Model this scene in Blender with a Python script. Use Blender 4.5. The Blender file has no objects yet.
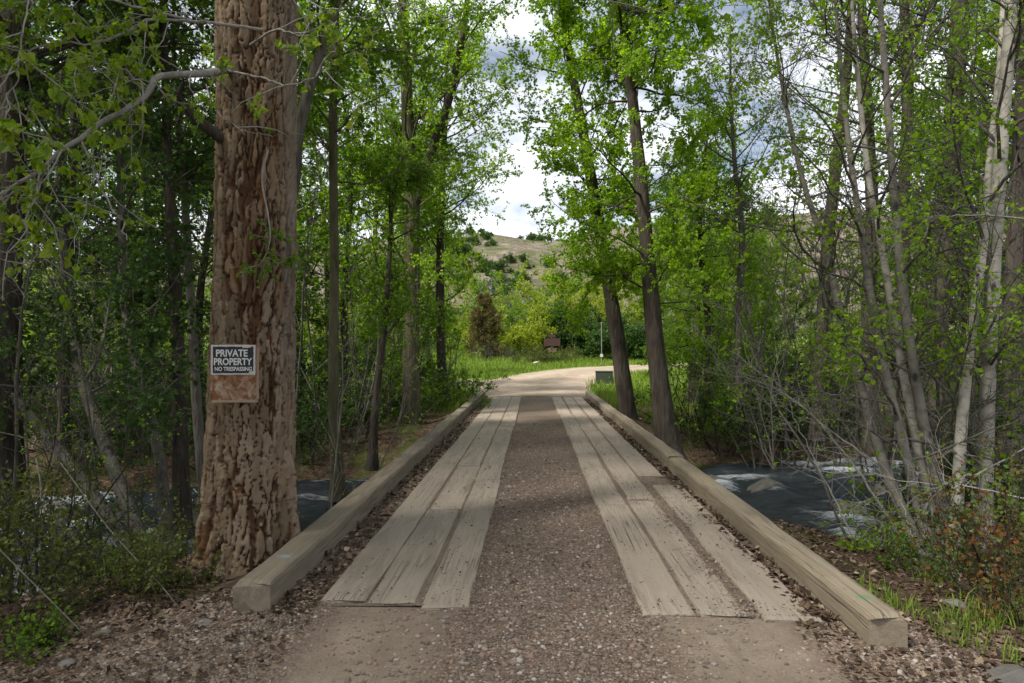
import bpy, math, random
import numpy as np
from mathutils import Matrix, Vector

R = math.radians
scene = bpy.context.scene
COL = scene.collection
F = 1024 * 24 / 36.0
CAMZ = 1.6
YAW, PITCH = math.atan(21 / F), math.atan(8.5 / F)

# ------------------------------------------------------------------ camera
cam_d = bpy.data.cameras.new('camera'); cam_d.lens = 24; cam_d.sensor_width = 36
cam_d.clip_start = 0.05; cam_d.clip_end = 5000
cam = bpy.data.objects.new('camera', cam_d); COL.objects.link(cam)
cam.location = (0, 0, CAMZ)
cam.rotation_euler = (R(90) + PITCH, 0, YAW)
scene.camera = cam
CM = np.array(cam.rotation_euler.to_matrix())


def P(px, py, Y):
    """the world point at depth Y (metres along the bridge) seen at a place in the photograph"""
    d = CM @ np.array([(px - 512) / F, (341.5 - py) / F, -1.0])
    return np.array([0, 0, CAMZ]) + d * (Y / d[1])


# ------------------------------------------------------------------ noise
def _h(ix, iy, s):
    n = (ix.astype(np.int64) * 374761393 + iy.astype(np.int64) * 668265263 + s * 982451653) & 0xFFFFFFFF
    n = ((n ^ (n >> 13)) * 1274126177) & 0xFFFFFFFF
    n = (n ^ (n >> 16)) & 0xFFFFFFFF
    return n / 4294967295.0


def vnoise(x, y, s=0):
    x = np.asarray(x, float); y = np.asarray(y, float)
    ix = np.floor(x); iy = np.floor(y); fx = x - ix; fy = y - iy
    fx = fx * fx * (3 - 2 * fx); fy = fy * fy * (3 - 2 * fy)
    a = _h(ix, iy, s); b = _h(ix + 1, iy, s); c = _h(ix, iy + 1, s); d = _h(ix + 1, iy + 1, s)
    return (a * (1 - fx) + b * fx) * (1 - fy) + (c * (1 - fx) + d * fx) * fy


def fbm(x, y, s=0, o=4):
    v = 0; a = 0.5
    for i in range(o):
        v = v + a * (vnoise(x, y, s + i * 17) - 0.5); x = x * 2.03 + 3.1; y = y * 2.03 + 1.7; a *= 0.5
    return v


def sst(a, b, x):
    t = np.clip((np.asarray(x, float) - a) / (b - a), 0, 1)
    return t * t * (3 - 2 * t)


def worley(u, v, s, wrap=None):
    """F1 and F2 of a jittered cell pattern, u may wrap"""
    iu = np.floor(u); iv = np.floor(v)
    f1 = np.full(u.shape, 9.0); f2 = np.full(u.shape, 9.0); cid = np.zeros(u.shape)
    for du in (-1, 0, 1):
        for dv in (-1, 0, 1):
            cu = iu + du; cv = iv + dv
            hu = np.mod(cu, wrap) if wrap else cu
            px = cu + 0.1 + 0.8 * _h(hu, cv, s); py = cv + 0.1 + 0.8 * _h(hu, cv, s + 5)
            d = np.hypot(u - px, v - py)
            m = d < f1
            f2 = np.where(m, f1, np.minimum(f2, d)); cid = np.where(m, _h(hu, cv, s + 9), cid)
            f1 = np.where(m, d, f1)
    return f1, f2, cid


# ------------------------------------------------------------------ mesh building
def build(name, parts, mats, parent=None, base=None):
    """parts: (verts, faces, material index, tone per face or None, smooth) -> ONE mesh object"""
    V = []; L = []; starts = []; tot = []; mi = []; tn = []; sm = []; off = 0; lo = 0
    for v, f, m, t, s in parts:
        v = np.asarray(v, float).reshape(-1, 3); f = np.asarray(f, np.int64)
        if len(v) == 0 or len(f) == 0: continue
        V.append(v); L.append((f + off).ravel())
        n, k = f.shape
        starts.append(lo + np.arange(n) * k); tot.append(np.full(n, k)); lo += n * k
        mi.append(np.full(n, m)); tn.append(np.full(n, 0.5) if t is None else np.asarray(t, float)); sm.append(np.full(n, s))
        off += len(v)
    V = np.concatenate(V)
    if base is not None: V = V - np.asarray(base, float)
    L = np.concatenate(L); starts = np.concatenate(starts)
    me = bpy.data.meshes.new(name)
    me.vertices.add(len(V)); me.vertices.foreach_set('co', V.astype(np.float32).ravel())
    me.loops.add(len(L)); me.loops.foreach_set('vertex_index', L.astype(np.int32))
    me.polygons.add(len(starts)); me.polygons.foreach_set('loop_start', starts.astype(np.int32))
    try: me.polygons.foreach_set('loop_total', np.concatenate(tot).astype(np.int32))
    except Exception: pass
    me.polygons.foreach_set('material_index', np.concatenate(mi).astype(np.int32))
    me.polygons.foreach_set('use_smooth', np.concatenate(sm).astype(bool))
    a = me.attributes.new('tone', 'FLOAT', 'FACE'); tn = np.concatenate(tn).astype(np.float32)
    if len(a.data) != len(tn): print('TONE', name, len(a.data), len(tn), len(starts))
    a.data.foreach_set('value', tn)
    for m in (mats if isinstance(mats, (list, tuple)) else [mats]): me.materials.append(m)
    me.update(calc_edges=True)
    if me.validate(): print("INVALID", name)
    o = bpy.data.objects.new(name, me); COL.objects.link(o)
    if parent is not None: o.parent = parent
    return o


def vattr(o, name, vals):
    a = o.data.attributes.new(name, 'FLOAT', 'POINT'); v = np.zeros(len(a.data), np.float32); v[:len(vals)] = vals; a.data.foreach_set('value', v)


def tag(o, label=None, cat=None, group=None, kind=None):
    if label: o['label'] = label
    if cat: o['category'] = cat
    if group: o['group'] = group
    if kind: o['kind'] = kind
    return o


def empty(name, loc, rz=0.0):
    o = bpy.data.objects.new(name, None); COL.objects.link(o)
    o.location = loc; o.rotation_euler = (0, 0, rz); o.empty_display_size = 0.2
    return o


def copy_thing(src, loc, rz=0.0, sc=1.0, label=None, group=None, tilt=(0, 0)):
    r = src.copy(); COL.objects.link(r)
    r.location = loc; r.rotation_euler = (tilt[0], tilt[1], rz)
    r.scale = (sc, sc, sc) if not isinstance(sc, tuple) else sc
    if label: r['label'] = label
    if group: r['group'] = group
    for ch in src.children:
        c = ch.copy(); COL.objects.link(c); c.parent = r
        for g in ch.children:
            d = g.copy(); COL.objects.link(d); d.parent = c
    return r


def grid_faces(nu, nv, wrap=False):
    i = np.arange(nu - 1)[:, None]; j = np.arange(nv if wrap else nv - 1)[None, :]
    j2 = (j + 1) % nv
    return np.stack([i * nv + j, i * nv + j2, (i + 1) * nv + j2, (i + 1) * nv + j], -1).reshape(-1, 4)


def nrmz(v):
    return v / np.maximum(np.linalg.norm(v, axis=-1, keepdims=True), 1e-9)


def tubes(pts, rad, k, mat=0, tone=None, smooth=True):
    """pts (n,m,3), rad (n,m): n tubes at once"""
    n, m, _ = pts.shape
    t = np.gradient(pts, axis=1); t = nrmz(t)
    ref = np.where(np.abs(t[:, :1, 2:3]) > 0.8, np.array([1.0, 0, 0]), np.array([0, 0, 1.0]))
    ref = np.repeat(ref, m, 1)
    a = nrmz(np.cross(t, ref)); b = np.cross(t, a)
    th = np.arange(k) * 2 * math.pi / k
    v = pts[:, :, None, :] + rad[:, :, None, None] * (np.cos(th)[None, None, :, None] * a[:, :, None, :] + np.sin(th)[None, None, :, None] * b[:, :, None, :])
    f = grid_faces(m, k, True)
    f = (f[None] + (np.arange(n) * m * k)[:, None, None]).reshape(-1, 4)
    tt = None if tone is None else np.repeat(tone, (m - 1) * k)
    return (v.reshape(-1, 3), f, mat, tt, smooth)


def smooth_path(pts, n):
    """Catmull-Rom through the points"""
    p = np.asarray(pts, float); m = len(p)
    q = np.vstack([2 * p[0] - p[1], p, 2 * p[-1] - p[-2]])
    out = []
    for t in np.linspace(0, m - 1, n):
        i = min(int(t), m - 2); u = t - i
        a, b, c, d = q[i], q[i + 1], q[i + 2], q[i + 3]
        out.append(0.5 * (2 * b + (c - a) * u + (2 * a - 5 * b + 4 * c - d) * u * u + (3 * b - a - 3 * c + d) * u ** 3))
    return np.array(out)


def leaves(rng, pos, axis, nrm, size, mat, heart=False, narrow=1.0):
    n = len(pos)
    u = nrmz(axis); nn = nrmz(nrm - (nrm * u).sum(-1, keepdims=True) * u); v = np.cross(nn, u)
    s = size[:, None]
    tone = rng.random(n)
    if not heart:
        w = 0.40 * narrow
        V = np.stack([pos, pos + u * s * .42 + v * s * w + nn * s * .1, pos + u * s, pos + u * s * .42 - v * s * w + nn * s * .1], 1).reshape(-1, 3)
        f = np.array([[0, 1, 2], [0, 2, 3]])
        f = (f[None] + (np.arange(n) * 4)[:, None, None]).reshape(-1, 3)
        return (V, f, mat, np.repeat(tone, 2), False)
    prof = [(0, 0), (-.03, .2), (.12, .40), (.32, .42), (.62, .26), (.85, .09), (1, 0)]
    bend = rng.uniform(-.25, .1, n)[:, None]
    def pt(a, b): return pos + u * s * a + v * s * b * narrow + nn * s * (abs(b) * .35 + bend * a * a)
    vs = [pt(a, b) for a, b in prof] + [pt(a, -b) for a, b in prof[1:-1]]
    V = np.stack(vs, 1).reshape(-1, 3)
    # mid rib is verts 0 and 6
    f = np.array([[0, 1, 2, 3, 4, 5, 6]]); g = np.array([[6, 11, 10, 9, 8, 7, 0]])
    f = np.concatenate([f, g])
    f = (f[None] + (np.arange(n) * 12)[:, None, None]).reshape(-1, 7)
    return (V, f, mat, np.repeat(tone, 2), False)


# ------------------------------------------------------------------ tree growth, whole levels at a time
def rnd_unit(rng, n):
    return nrmz(rng.normal(size=(n, 3)))


def paths(rng, p0, d0, L, k, wig, trop):
    n = len(p0); pts = np.zeros((n, k + 1, 3)); pts[:, 0] = p0; d = nrmz(d0); st = (L / k)[:, None]
    for i in range(k):
        d = d + wig * rng.normal(size=(n, 3)); d[:, 2] += trop; d = nrmz(d)
        pts[:, i + 1] = pts[:, i] + d * st
    return pts


def spawn(rng, pts, per, t0, t1, a0, a1):
    """children along parent paths: positions, directions, parent index, t"""
    n, m, _ = pts.shape
    pi = np.repeat(np.arange(n), per); N = len(pi)
    t = rng.uniform(t0, t1, N); x = t * (m - 1); i = np.minimum(x.astype(int), m - 2); u = (x - i)[:, None]
    a = pts[pi, i]; b = pts[pi, i + 1]
    p = a * (1 - u) + b * u; tan = nrmz(b - a)
    r = rng.normal(size=(N, 3)); perp = nrmz(r - (r * tan).sum(-1, keepdims=True) * tan)
    ang = np.radians(rng.uniform(a0, a1, N))[:, None]
    return p, np.cos(ang) * tan + np.sin(ang) * perp, pi, t


def crown(rng, tp, tr, c):
    """limbs, branches, twigs and leaves on trunk tp (n,3), tr (n,). c: parameters"""
    g = lambda k, d=None: c.get(k, d)
    parts = []
    m = len(tp)
    nl = c['limbs']
    t = np.sort(rng.uniform(0, 1, nl) ** g('bias', 1.0)) * (c['t1'] - c['t0']) + c['t0']
    x = t * (m - 1); i = np.minimum(x.astype(int), m - 2); u = (x - i)[:, None]
    p0 = tp[i] * (1 - u) + tp[i + 1] * u; r0 = (tr[i] * (1 - u[:, 0]) + tr[i + 1] * u[:, 0])
    az = np.arange(nl) * 2.4 + rng.uniform(-.8, .8, nl)
    if g('azr'): az = rng.uniform(R(c['azr'][0]), R(c['azr'][1]), nl)
    el = np.radians(rng.uniform(c['el'][0], c['el'][1], nl))
    d0 = np.stack([np.cos(az) * np.cos(el), np.sin(az) * np.cos(el), np.sin(el)], -1)
    rel = (t - c['t0']) / max(c['t1'] - c['t0'], 1e-6)
    prof = g('prof', (0.7, 1.0, 0.45))
    Ls = np.interp(rel, [0, .45, 1], prof) * c['len'] * rng.uniform(.7, 1.2, nl)
    lp = paths(rng, p0, d0, Ls, 6, g('wig', .16), g('trop', .05))
    lr = np.minimum(r0 * .5, np.maximum(.012, Ls * g('thick', .013)))[:, None] * np.linspace(1, .25, 7)[None]
    parts.append(tubes(lp, lr, 5, 0))
    # branches
    p, d, pi, _ = spawn(rng, lp, g('br', 6), .2, 1.0, 25, 60)
    bl = Ls[pi] * rng.uniform(.22, .5, len(pi))
    bp = paths(rng, p, d, bl, 4, g('wig', .16) * 1.2, g('trop', .05) * .5)
    br = np.maximum(.0045, lr[pi, 3] * .4)[:, None] * np.linspace(1, .35, 5)[None]
    parts.append(tubes(bp, br, 4, 0))
    # twigs
    p, d, ti, _ = spawn(rng, bp, g('tw', 4), .2, 1.0, 25, 65)
    tl = rng.uniform(.6, 1.3, len(ti)) * g('twl', .4)
    tw = paths(rng, p, d, tl, 3, .22, g('droop', 0.0))
    rr = np.full(len(ti), g('twr', .003))[:, None] * np.linspace(1, .5, 4)[None]
    parts.append(tubes(tw, rr, 3, 0))
    k = g('lf', 12)
    if k > 0:
        keep = np.ones(len(tw), bool)
        if g('bare', 0) > 0:
            deadl = rng.random(nl) < c['bare']; keep = ~deadl[pi[ti]]
        tw2 = tw[keep]
        if g('clump', 0):
            keep2 = fbm(tw2[:, 2, 0] * .9 + tw2[:, 2, 2] * .7, tw2[:, 2, 1] * .9 - tw2[:, 2, 2] * .6, 77, 2) > c['clump'] - .5
            tw2 = tw2[keep2]
        p, d, _, _ = spawn(rng, tw2, k, .1, 1.0, 20, 90)
        p = p + rnd_unit(rng, len(p)) * rng.uniform(0, g('spread', .06), len(p))[:, None]
        d = d + np.array([0, 0, -g('hang', .4)])
        nn = rnd_unit(rng, len(p)) + np.array([0, 0, g('flat', .6)])
        sz = g('ls', .06) * rng.uniform(.5, 1.35, len(p))
        parts.append(leaves(rng, p, d, nn, sz, 1, g('heart', False), g('narrow', 1.0)))
    return parts


def trunk_mesh(rng, tp, tr, k=12, rough=.12, flare=.5):
    """slightly lumpy tube with a root flare"""
    v, f, a, b, s = tubes(tp[None], tr[None], k)
    v = v.reshape(len(tp), k, 3); c = tp[:, None, :]
    th = np.arange(k) / k * 6.283
    h = np.concatenate([[0], np.cumsum(np.linalg.norm(np.diff(tp, axis=0), axis=1))])
    s0 = int(rng.integers(1000))
    lump = 1 + rough * (2 * fbm(np.cos(th)[None] * 1.5 + h[:, None] * 1.1, np.sin(th)[None] * 1.5 + h[:, None] * .4, s0, 3))
    fl = 1 + flare * np.exp(-h / .35)[:, None] * (.6 + .8 * vnoise(np.cos(th) * 2.2 + 5, np.sin(th) * 2.2 + 5, s0 + 3)[None])
    v = c + (v - c) * (lump * fl)[:, :, None]
    return (v.reshape(-1, 3), f, 0, None, True)


WF = .70
def trace(pp, n=24, top=None, w=None):
    """pp: (px, py, depth, width px) rows from base up -> points and radii; top: extra height to go on upward"""
    pts = np.array([P(a, b, Y) for a, b, Y, _ in pp]); rad = np.array([wd * WF * Y / F / 2 for _, _, Y, wd in pp])
    if top:
        d = nrmz(pts[-1] - pts[-2]); d = nrmz(d + np.array([0, 0, .6]))
        pts = np.vstack([pts, pts[-1] + d * top * .5, pts[-1] + d * top + np.array([.15, .1, 0])]); rad = np.concatenate([rad, [rad[-1] * .62, rad[-1] * .15]])
    q = smooth_path(pts, n)
    rr = np.interp(np.linspace(0, len(rad) - 1, n), np.arange(len(rad)), rad)
    return q, rr


def tree(name, label, cat, tp, tr, c, bark, leaf, seed, group=None, k=12, rough=.12, flare=.5, twigmat=None):
    rng = np.random.default_rng(seed)
    b = tp[0].copy(); e = empty(name, b); tag(e, label, cat, group)
    build('trunk', [trunk_mesh(rng, tp, tr, k, rough, flare)], bark, e, b)
    if c: build('crown', crown(rng, tp, tr, c), [twigmat or bark, leaf], e, b)
    return e


# ------------------------------------------------------------------ materials
class NT:
    def __init__(s, name):
        s.m = bpy.data.materials.new(name); s.m.use_nodes = True; s.t = s.m.node_tree; s.t.nodes.clear()
        s.out = s.n('ShaderNodeOutputMaterial')
    def n(s, typ, **kw):
        o = s.t.nodes.new(typ)
        for k, v in kw.items():
            if k.startswith('_'): setattr(o, k[1:], v)
        return o
    def l(s, a, b): s.t.links.new(a, b)
    def coord(s, kind='Object', scale=(1, 1, 1), loc=(0, 0, 0)):
        tc = s.n('ShaderNodeTexCoord'); mp = s.n('ShaderNodeMapping')
        mp.inputs['Scale'].default_value = scale; mp.inputs['Location'].default_value = loc
        s.l(tc.outputs[kind], mp.inputs['Vector']); return mp.outputs['Vector']
    def noise(s, vec, scale, detail=4, rough=.55, dist=0):
        o = s.n('ShaderNodeTexNoise'); o.inputs['Scale'].default_value = scale; o.inputs['Detail'].default_value = detail
        o.inputs['Roughness'].default_value = rough; o.inputs['Distortion'].default_value = dist
        if vec is not None: s.l(vec, o.inputs['Vector'])
        return o.outputs['Fac']
    def voro(s, vec, scale, feature='F1', rnd=1.0):
        o = s.n('ShaderNodeTexVoronoi'); o.feature = feature; o.inputs['Scale'].default_value = scale
        o.inputs['Randomness'].default_value = rnd
        if vec is not None: s.l(vec, o.inputs['Vector'])
        return o
    def ramp(s, fac, stops, mode='LINEAR'):
        o = s.n('ShaderNodeValToRGB'); e = o.color_ramp.elements; o.color_ramp.interpolation = mode
        while len(e) > 1: e.remove(e[-1])
        for i, (p, c) in enumerate(stops):
            el = e[0] if i == 0 else e.new(p)
            el.position = p; el.color = (*c, 1) if not isinstance(c, (int, float)) else (c, c, c, 1)
        s.l(fac, o.inputs['Fac']); return o.outputs['Color']
    def mix(s, fac, a, b, mode='MIX'):
        o = s.n('ShaderNodeMix'); o.data_type = 'RGBA'; o.blend_type = mode
        for val, idx in ((fac, 0), (a, 6), (b, 7)):
            if hasattr(val, 'links'): s.l(val, o.inputs[idx])
            elif idx == 0: o.inputs[0].default_value = val
            else: o.inputs[idx].default_value = (*val, 1) if not isinstance(val, (int, float)) else (val, val, val, 1)
        return o.outputs[2]
    def math(s, op, a, b=None):
        o = s.n('ShaderNodeMath'); o.operation = op
        for i, v in enumerate((a, b)):
            if v is None: continue
            if hasattr(v, 'links'): s.l(v, o.inputs[i])
            else: o.inputs[i].default_value = v
        return o.outputs[0]
    def attr(s, name):
        o = s.n('ShaderNodeAttribute'); o.attribute_name = name; return o.outputs['Fac']
    def bump(s, h, dist, strength=1.0, prev=None):
        o = s.n('ShaderNodeBump'); o.inputs['Distance'].default_value = dist; o.inputs['Strength'].default_value = strength
        s.l(h, o.inputs['Height'])
        if prev is not None: s.l(prev, o.inputs['Normal'])
        return o.outputs['Normal']
    def pbsdf(s, col, rough=.8, nrm=None, spec=.3, metal=0):
        o = s.n('ShaderNodeBsdfPrincipled')
        if hasattr(col, 'links'): s.l(col, o.inputs['Base Color'])
        else: o.inputs['Base Color'].default_value = (*col, 1)
        if hasattr(rough, 'links'): s.l(rough, o.inputs['Roughness'])
        else: o.inputs['Roughness'].default_value = rough
        o.inputs['Specular IOR Level'].default_value = spec; o.inputs['Metallic'].default_value = metal
        if nrm is not None: s.l(nrm, o.inputs['Normal'])
        return o
    def done(s, sh):
        s.l(sh.outputs[0], s.out.inputs['Surface']); return s.m


def leaf_mat(name, stops, trans=.4, tcol=1.5, rough=.45):
    n = NT(name)
    oi = n.n('ShaderNodeObjectInfo')
    t = n.attr('tone')
    f = n.math('ADD', n.math('MULTIPLY', t, .8), n.math('MULTIPLY', oi.outputs['Random'], .2))
    col = n.ramp(f, stops)
    p = n.pbsdf(col, rough, spec=.2)
    tr = n.n('ShaderNodeBsdfTranslucent')
    n.l(n.mix(1.0, col, (tcol * .92, tcol, .6), 'MULTIPLY'), tr.inputs['Color'])
    mx = n.n('ShaderNodeMixShader'); mx.inputs[0].default_value = trans
    n.l(p.outputs[0], mx.inputs[1]); n.l(tr.outputs[0], mx.inputs[2])
    return n.done(mx)


def bark_mat(name, stops, scale=9, stretch=.18, bump=.02, extra=None):
    n = NT(name)
    v = n.coord('Object', (1, 1, stretch))
    v2 = n.coord('Object')
    a = n.noise(v, scale, 5, .65, .6); vo = n.voro(v, scale * 1.6, 'DISTANCE_TO_EDGE')
    h = n.math('ADD', n.math('MULTIPLY', n.math('MINIMUM', vo.outputs['Distance'], .35), 1.6), a)
    col = n.ramp(a, stops)
    col = n.mix(n.ramp(n.noise(v2, 1.6, 3), [(.4, 0.0), (.75, .55)]), col, extra or stops[-1][1])
    return n.done(n.pbsdf(col, .9, n.bump(h, bump, .9), spec=.15))


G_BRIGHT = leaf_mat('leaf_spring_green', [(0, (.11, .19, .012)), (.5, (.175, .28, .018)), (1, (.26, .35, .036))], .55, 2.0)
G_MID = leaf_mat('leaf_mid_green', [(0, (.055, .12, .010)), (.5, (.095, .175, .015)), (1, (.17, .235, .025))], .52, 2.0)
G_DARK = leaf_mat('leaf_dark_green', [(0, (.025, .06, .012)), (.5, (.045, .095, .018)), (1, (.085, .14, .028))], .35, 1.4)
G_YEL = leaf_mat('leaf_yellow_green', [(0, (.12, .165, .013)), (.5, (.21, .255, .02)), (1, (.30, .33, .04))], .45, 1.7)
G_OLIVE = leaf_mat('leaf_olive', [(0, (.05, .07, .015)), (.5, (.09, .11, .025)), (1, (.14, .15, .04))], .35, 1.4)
G_RED = leaf_mat('leaf_russet', [(0, (.15, .045, .015)), (.3, (.16, .075, .02)), (.55, (.09, .10, .02)), (1, (.07, .13, .025))], .35, 1.4)
G_SAGE = leaf_mat('leaf_sage_grey', [(0, (.12, .13, .10)), (.5, (.18, .19, .15)), (1, (.24, .24, .19))], .2, 1.2)
G_JUN = leaf_mat('leaf_juniper', [(0, (.05, .06, .015)), (.5, (.10, .075, .02)), (1, (.14, .095, .03))], .2, 1.2)
BIGLEAF = leaf_mat('leaf_cottonwood', [(0, (.09, .155, .012)), (.5, (.16, .235, .02)), (1, (.29, .33, .04))], .48, 1.8, .4)
B_DARK = bark_mat('bark_dark', [(.3, (.018, .015, .012)), (.5, (.047, .039, .031)), (.75, (.09, .076, .06))], 10)
B_GREY = bark_mat('bark_grey', [(.3, (.045, .04, .034)), (.5, (.105, .095, .08)), (.75, (.175, .16, .138))], 12)
B_TWIG = bark_mat('bark_pale_grey', [(.3, (.13, .12, .105)), (.5, (.22, .205, .185)), (.75, (.33, .31, .285))], 22, .3, .004)
B_MOSS = bark_mat('bark_mossy', [(.3, (.035, .03, .018)), (.5, (.08, .075, .042)), (.75, (.13, .115, .075))], 10)


def aspen_mat(name, base, lo):
    n = NT(name)
    v = n.coord('Object', (1, 1, 5)); v2 = n.coord('Object', (1, 1, 1.3))
    a = n.noise(v, 9, 4, .6); b = n.noise(v2, 6, 4, .6, .4)
    col = n.ramp(b, [(.25, lo), (.55, base), (.8, tuple(min(1, x * 1.25) for x in base))])
    col = n.mix(n.ramp(a, [(.60, 0.0), (.70, .75)]), col, (.055, .05, .042))
    kn = n.voro(n.coord('Object', (1, 1, .55)), 5.0)
    col = n.mix(n.ramp(kn.outputs['Distance'], [(.09, .9), (.17, 0.0)]), col, (.03, .027, .024))
    return n.done(n.pbsdf(col, .75, n.bump(a, .006, .7), spec=.2))


B_WHITE = aspen_mat('bark_white_aspen', (.40, .375, .32), (.22, .2, .17))
B_ASPEN = aspen_mat('bark_grey_aspen', (.19, .175, .15), (.10, .092, .078))


def hero_bark():
    n = NT('bark_furrowed_cottonwood')
    v = n.coord('Object', (1, 1, .35)); v2 = n.coord('Object')
    ck = n.attr('furrow'); cid = n.attr('plate'); gr = n.attr('greyside'); st = n.attr('scar')
    plate = n.ramp(cid, [(0, (.125, .09, .056)), (.35, (.19, .138, .088)), (.7, (.25, .188, .125)), (1, (.22, .172, .128))])
    plate = n.mix(n.ramp(n.noise(v, 30, 6, .7), [(.35, 0.0), (.7, .55)]), plate, (.12, .085, .06))
    inner = n.ramp(n.noise(v, 5, 4), [(.35, (.048, .027, .016)), (.55, (.085, .046, .024)), (.75, (.16, .075, .031))])
    col = n.mix(n.ramp(ck, [(.25, 1.0), (.75, 0.0)]), plate, inner)
    col = n.mix(n.math('MULTIPLY', st, .85), col, n.ramp(n.noise(v, 20, 4), [(.3, (.045, .026, .016)), (.7, (.16, .085, .04))]))
    stain = n.ramp(n.noise(n.coord('Object', (1, 1, .28), (.3, .2, .6)), 4.2, 3, .6), [(.58, 0.0), (.72, .6)])
    col = n.mix(stain, col, (.17, .075, .027))
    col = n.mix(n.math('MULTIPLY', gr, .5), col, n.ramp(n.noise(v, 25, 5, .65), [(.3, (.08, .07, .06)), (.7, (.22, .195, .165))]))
    nb = n.bump(n.noise(v, 60, 5, .7), .006, .8)
    return n.done(n.pbsdf(col, .92, nb, spec=.12))


HERO = hero_bark()


def wood_mat(name, dark, mid, light, scale=1.0, green=None, worn=True):
    n = NT(name)
    oi = n.n('ShaderNodeObjectInfo')
    tc = n.n('ShaderNodeTexCoord'); ad = n.n('ShaderNodeVectorMath'); ad.operation = 'ADD'
    cx = n.n('ShaderNodeCombineXYZ'); n.l(n.math('MULTIPLY', oi.outputs['Random'], 37.0), cx.inputs[0]); n.l(n.math('MULTIPLY', oi.outputs['Random'], 91.0), cx.inputs[1])
    n.l(tc.outputs['Object'], ad.inputs[0]); n.l(cx.outputs[0], ad.inputs[1])
    def mp(sc):
        m = n.n('ShaderNodeMapping'); m.inputs['Scale'].default_value = sc; n.l(ad.outputs[0], m.inputs['Vector']); return m.outputs['Vector']
    g = n.noise(mp((1, .045, 1)), 55 * scale, 5, .7, .35)
    g2 = n.noise(mp((1, .12, 1)), 9, 4, .6, .8)
    bl = n.noise(mp((1, .5, 1)), 2.2, 4, .6)
    col = n.ramp(g, [(.28, dark), (.5, mid), (.72, light)])
    col = n.mix(n.ramp(g2, [(.38, .55), (.52, 0.0)]), col, dark)
    if worn: col = n.mix(n.ramp(bl, [(.42, 0.0), (.66, .75)]), col, tuple(x * 1.04 for x in mid))
    col = n.mix(n.ramp(n.noise(mp((1, .8, 1)), 17, 5, .7), [(.60, 0.0), (.72, .6)]), col, (.15, .115, .085))
    col = n.mix(n.math('MULTIPLY', oi.outputs['Random'], .30), col, (.20, .175, .145))
    ck = n.voro(mp((1, .011, 1)), 19.0, 'DISTANCE_TO_EDGE')
    sn = n.n('ShaderNodeSeparateXYZ'); n.l(tc.outputs['Normal'], sn.inputs[0])
    ckm = n.math('MULTIPLY', n.math('LESS_THAN', n.math('ABSOLUTE', sn.outputs[1]), .6), n.math('MULTIPLY', n.ramp(ck.outputs['Distance'], [(.0, 1.0), (.035, 0.0)]), n.ramp(n.noise(mp((1, .3, 1)), 3.0, 3), [(.53, 0.0), (.64, 1.0)])))
    col = n.mix(n.math('MULTIPLY', ckm, .5), col, (.05, .038, .028))
    if green:
        ds = n.n('ShaderNodeVectorMath'); ds.operation = 'DISTANCE'; n.l(tc.outputs['Object'], ds.inputs[0]); ds.inputs[1].default_value = green[0]
        q = n.math('ADD', ds.outputs['Value'], n.math('MULTIPLY', n.noise(tc.outputs['Object'], 28, 4), .12))
        col = n.mix(n.ramp(q, [(.085, .7), (.12, 0.0)]), col, green[1])
    h = n.math('SUBTRACT', n.math('ADD', g, n.math('MULTIPLY', g2, .8)), n.math('MULTIPLY', ckm, 2.0))
    return n.done(n.pbsdf(col, .85, n.bump(h, .006, .8), spec=.2))


PLANK = wood_mat('weathered_plank', (.20, .163, .128), (.325, .268, .212), (.392, .328, .263))
BEAM_L = wood_mat('weathered_timber', (.10, .083, .062), (.205, .168, .122), (.275, .232, .175), .8, ((-1.70, .45, .19), (.20, .28, .33)))
BEAM_R = wood_mat('weathered_timber_pale', (.11, .09, .064), (.245, .20, .142), (.32, .27, .20), .8, ((1.89, -.22, .185), (.10, .20, .10)))
GIRDER = wood_mat('dark_girder_timber', (.04, .03, .022), (.09, .07, .05), (.13, .105, .08))


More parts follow.
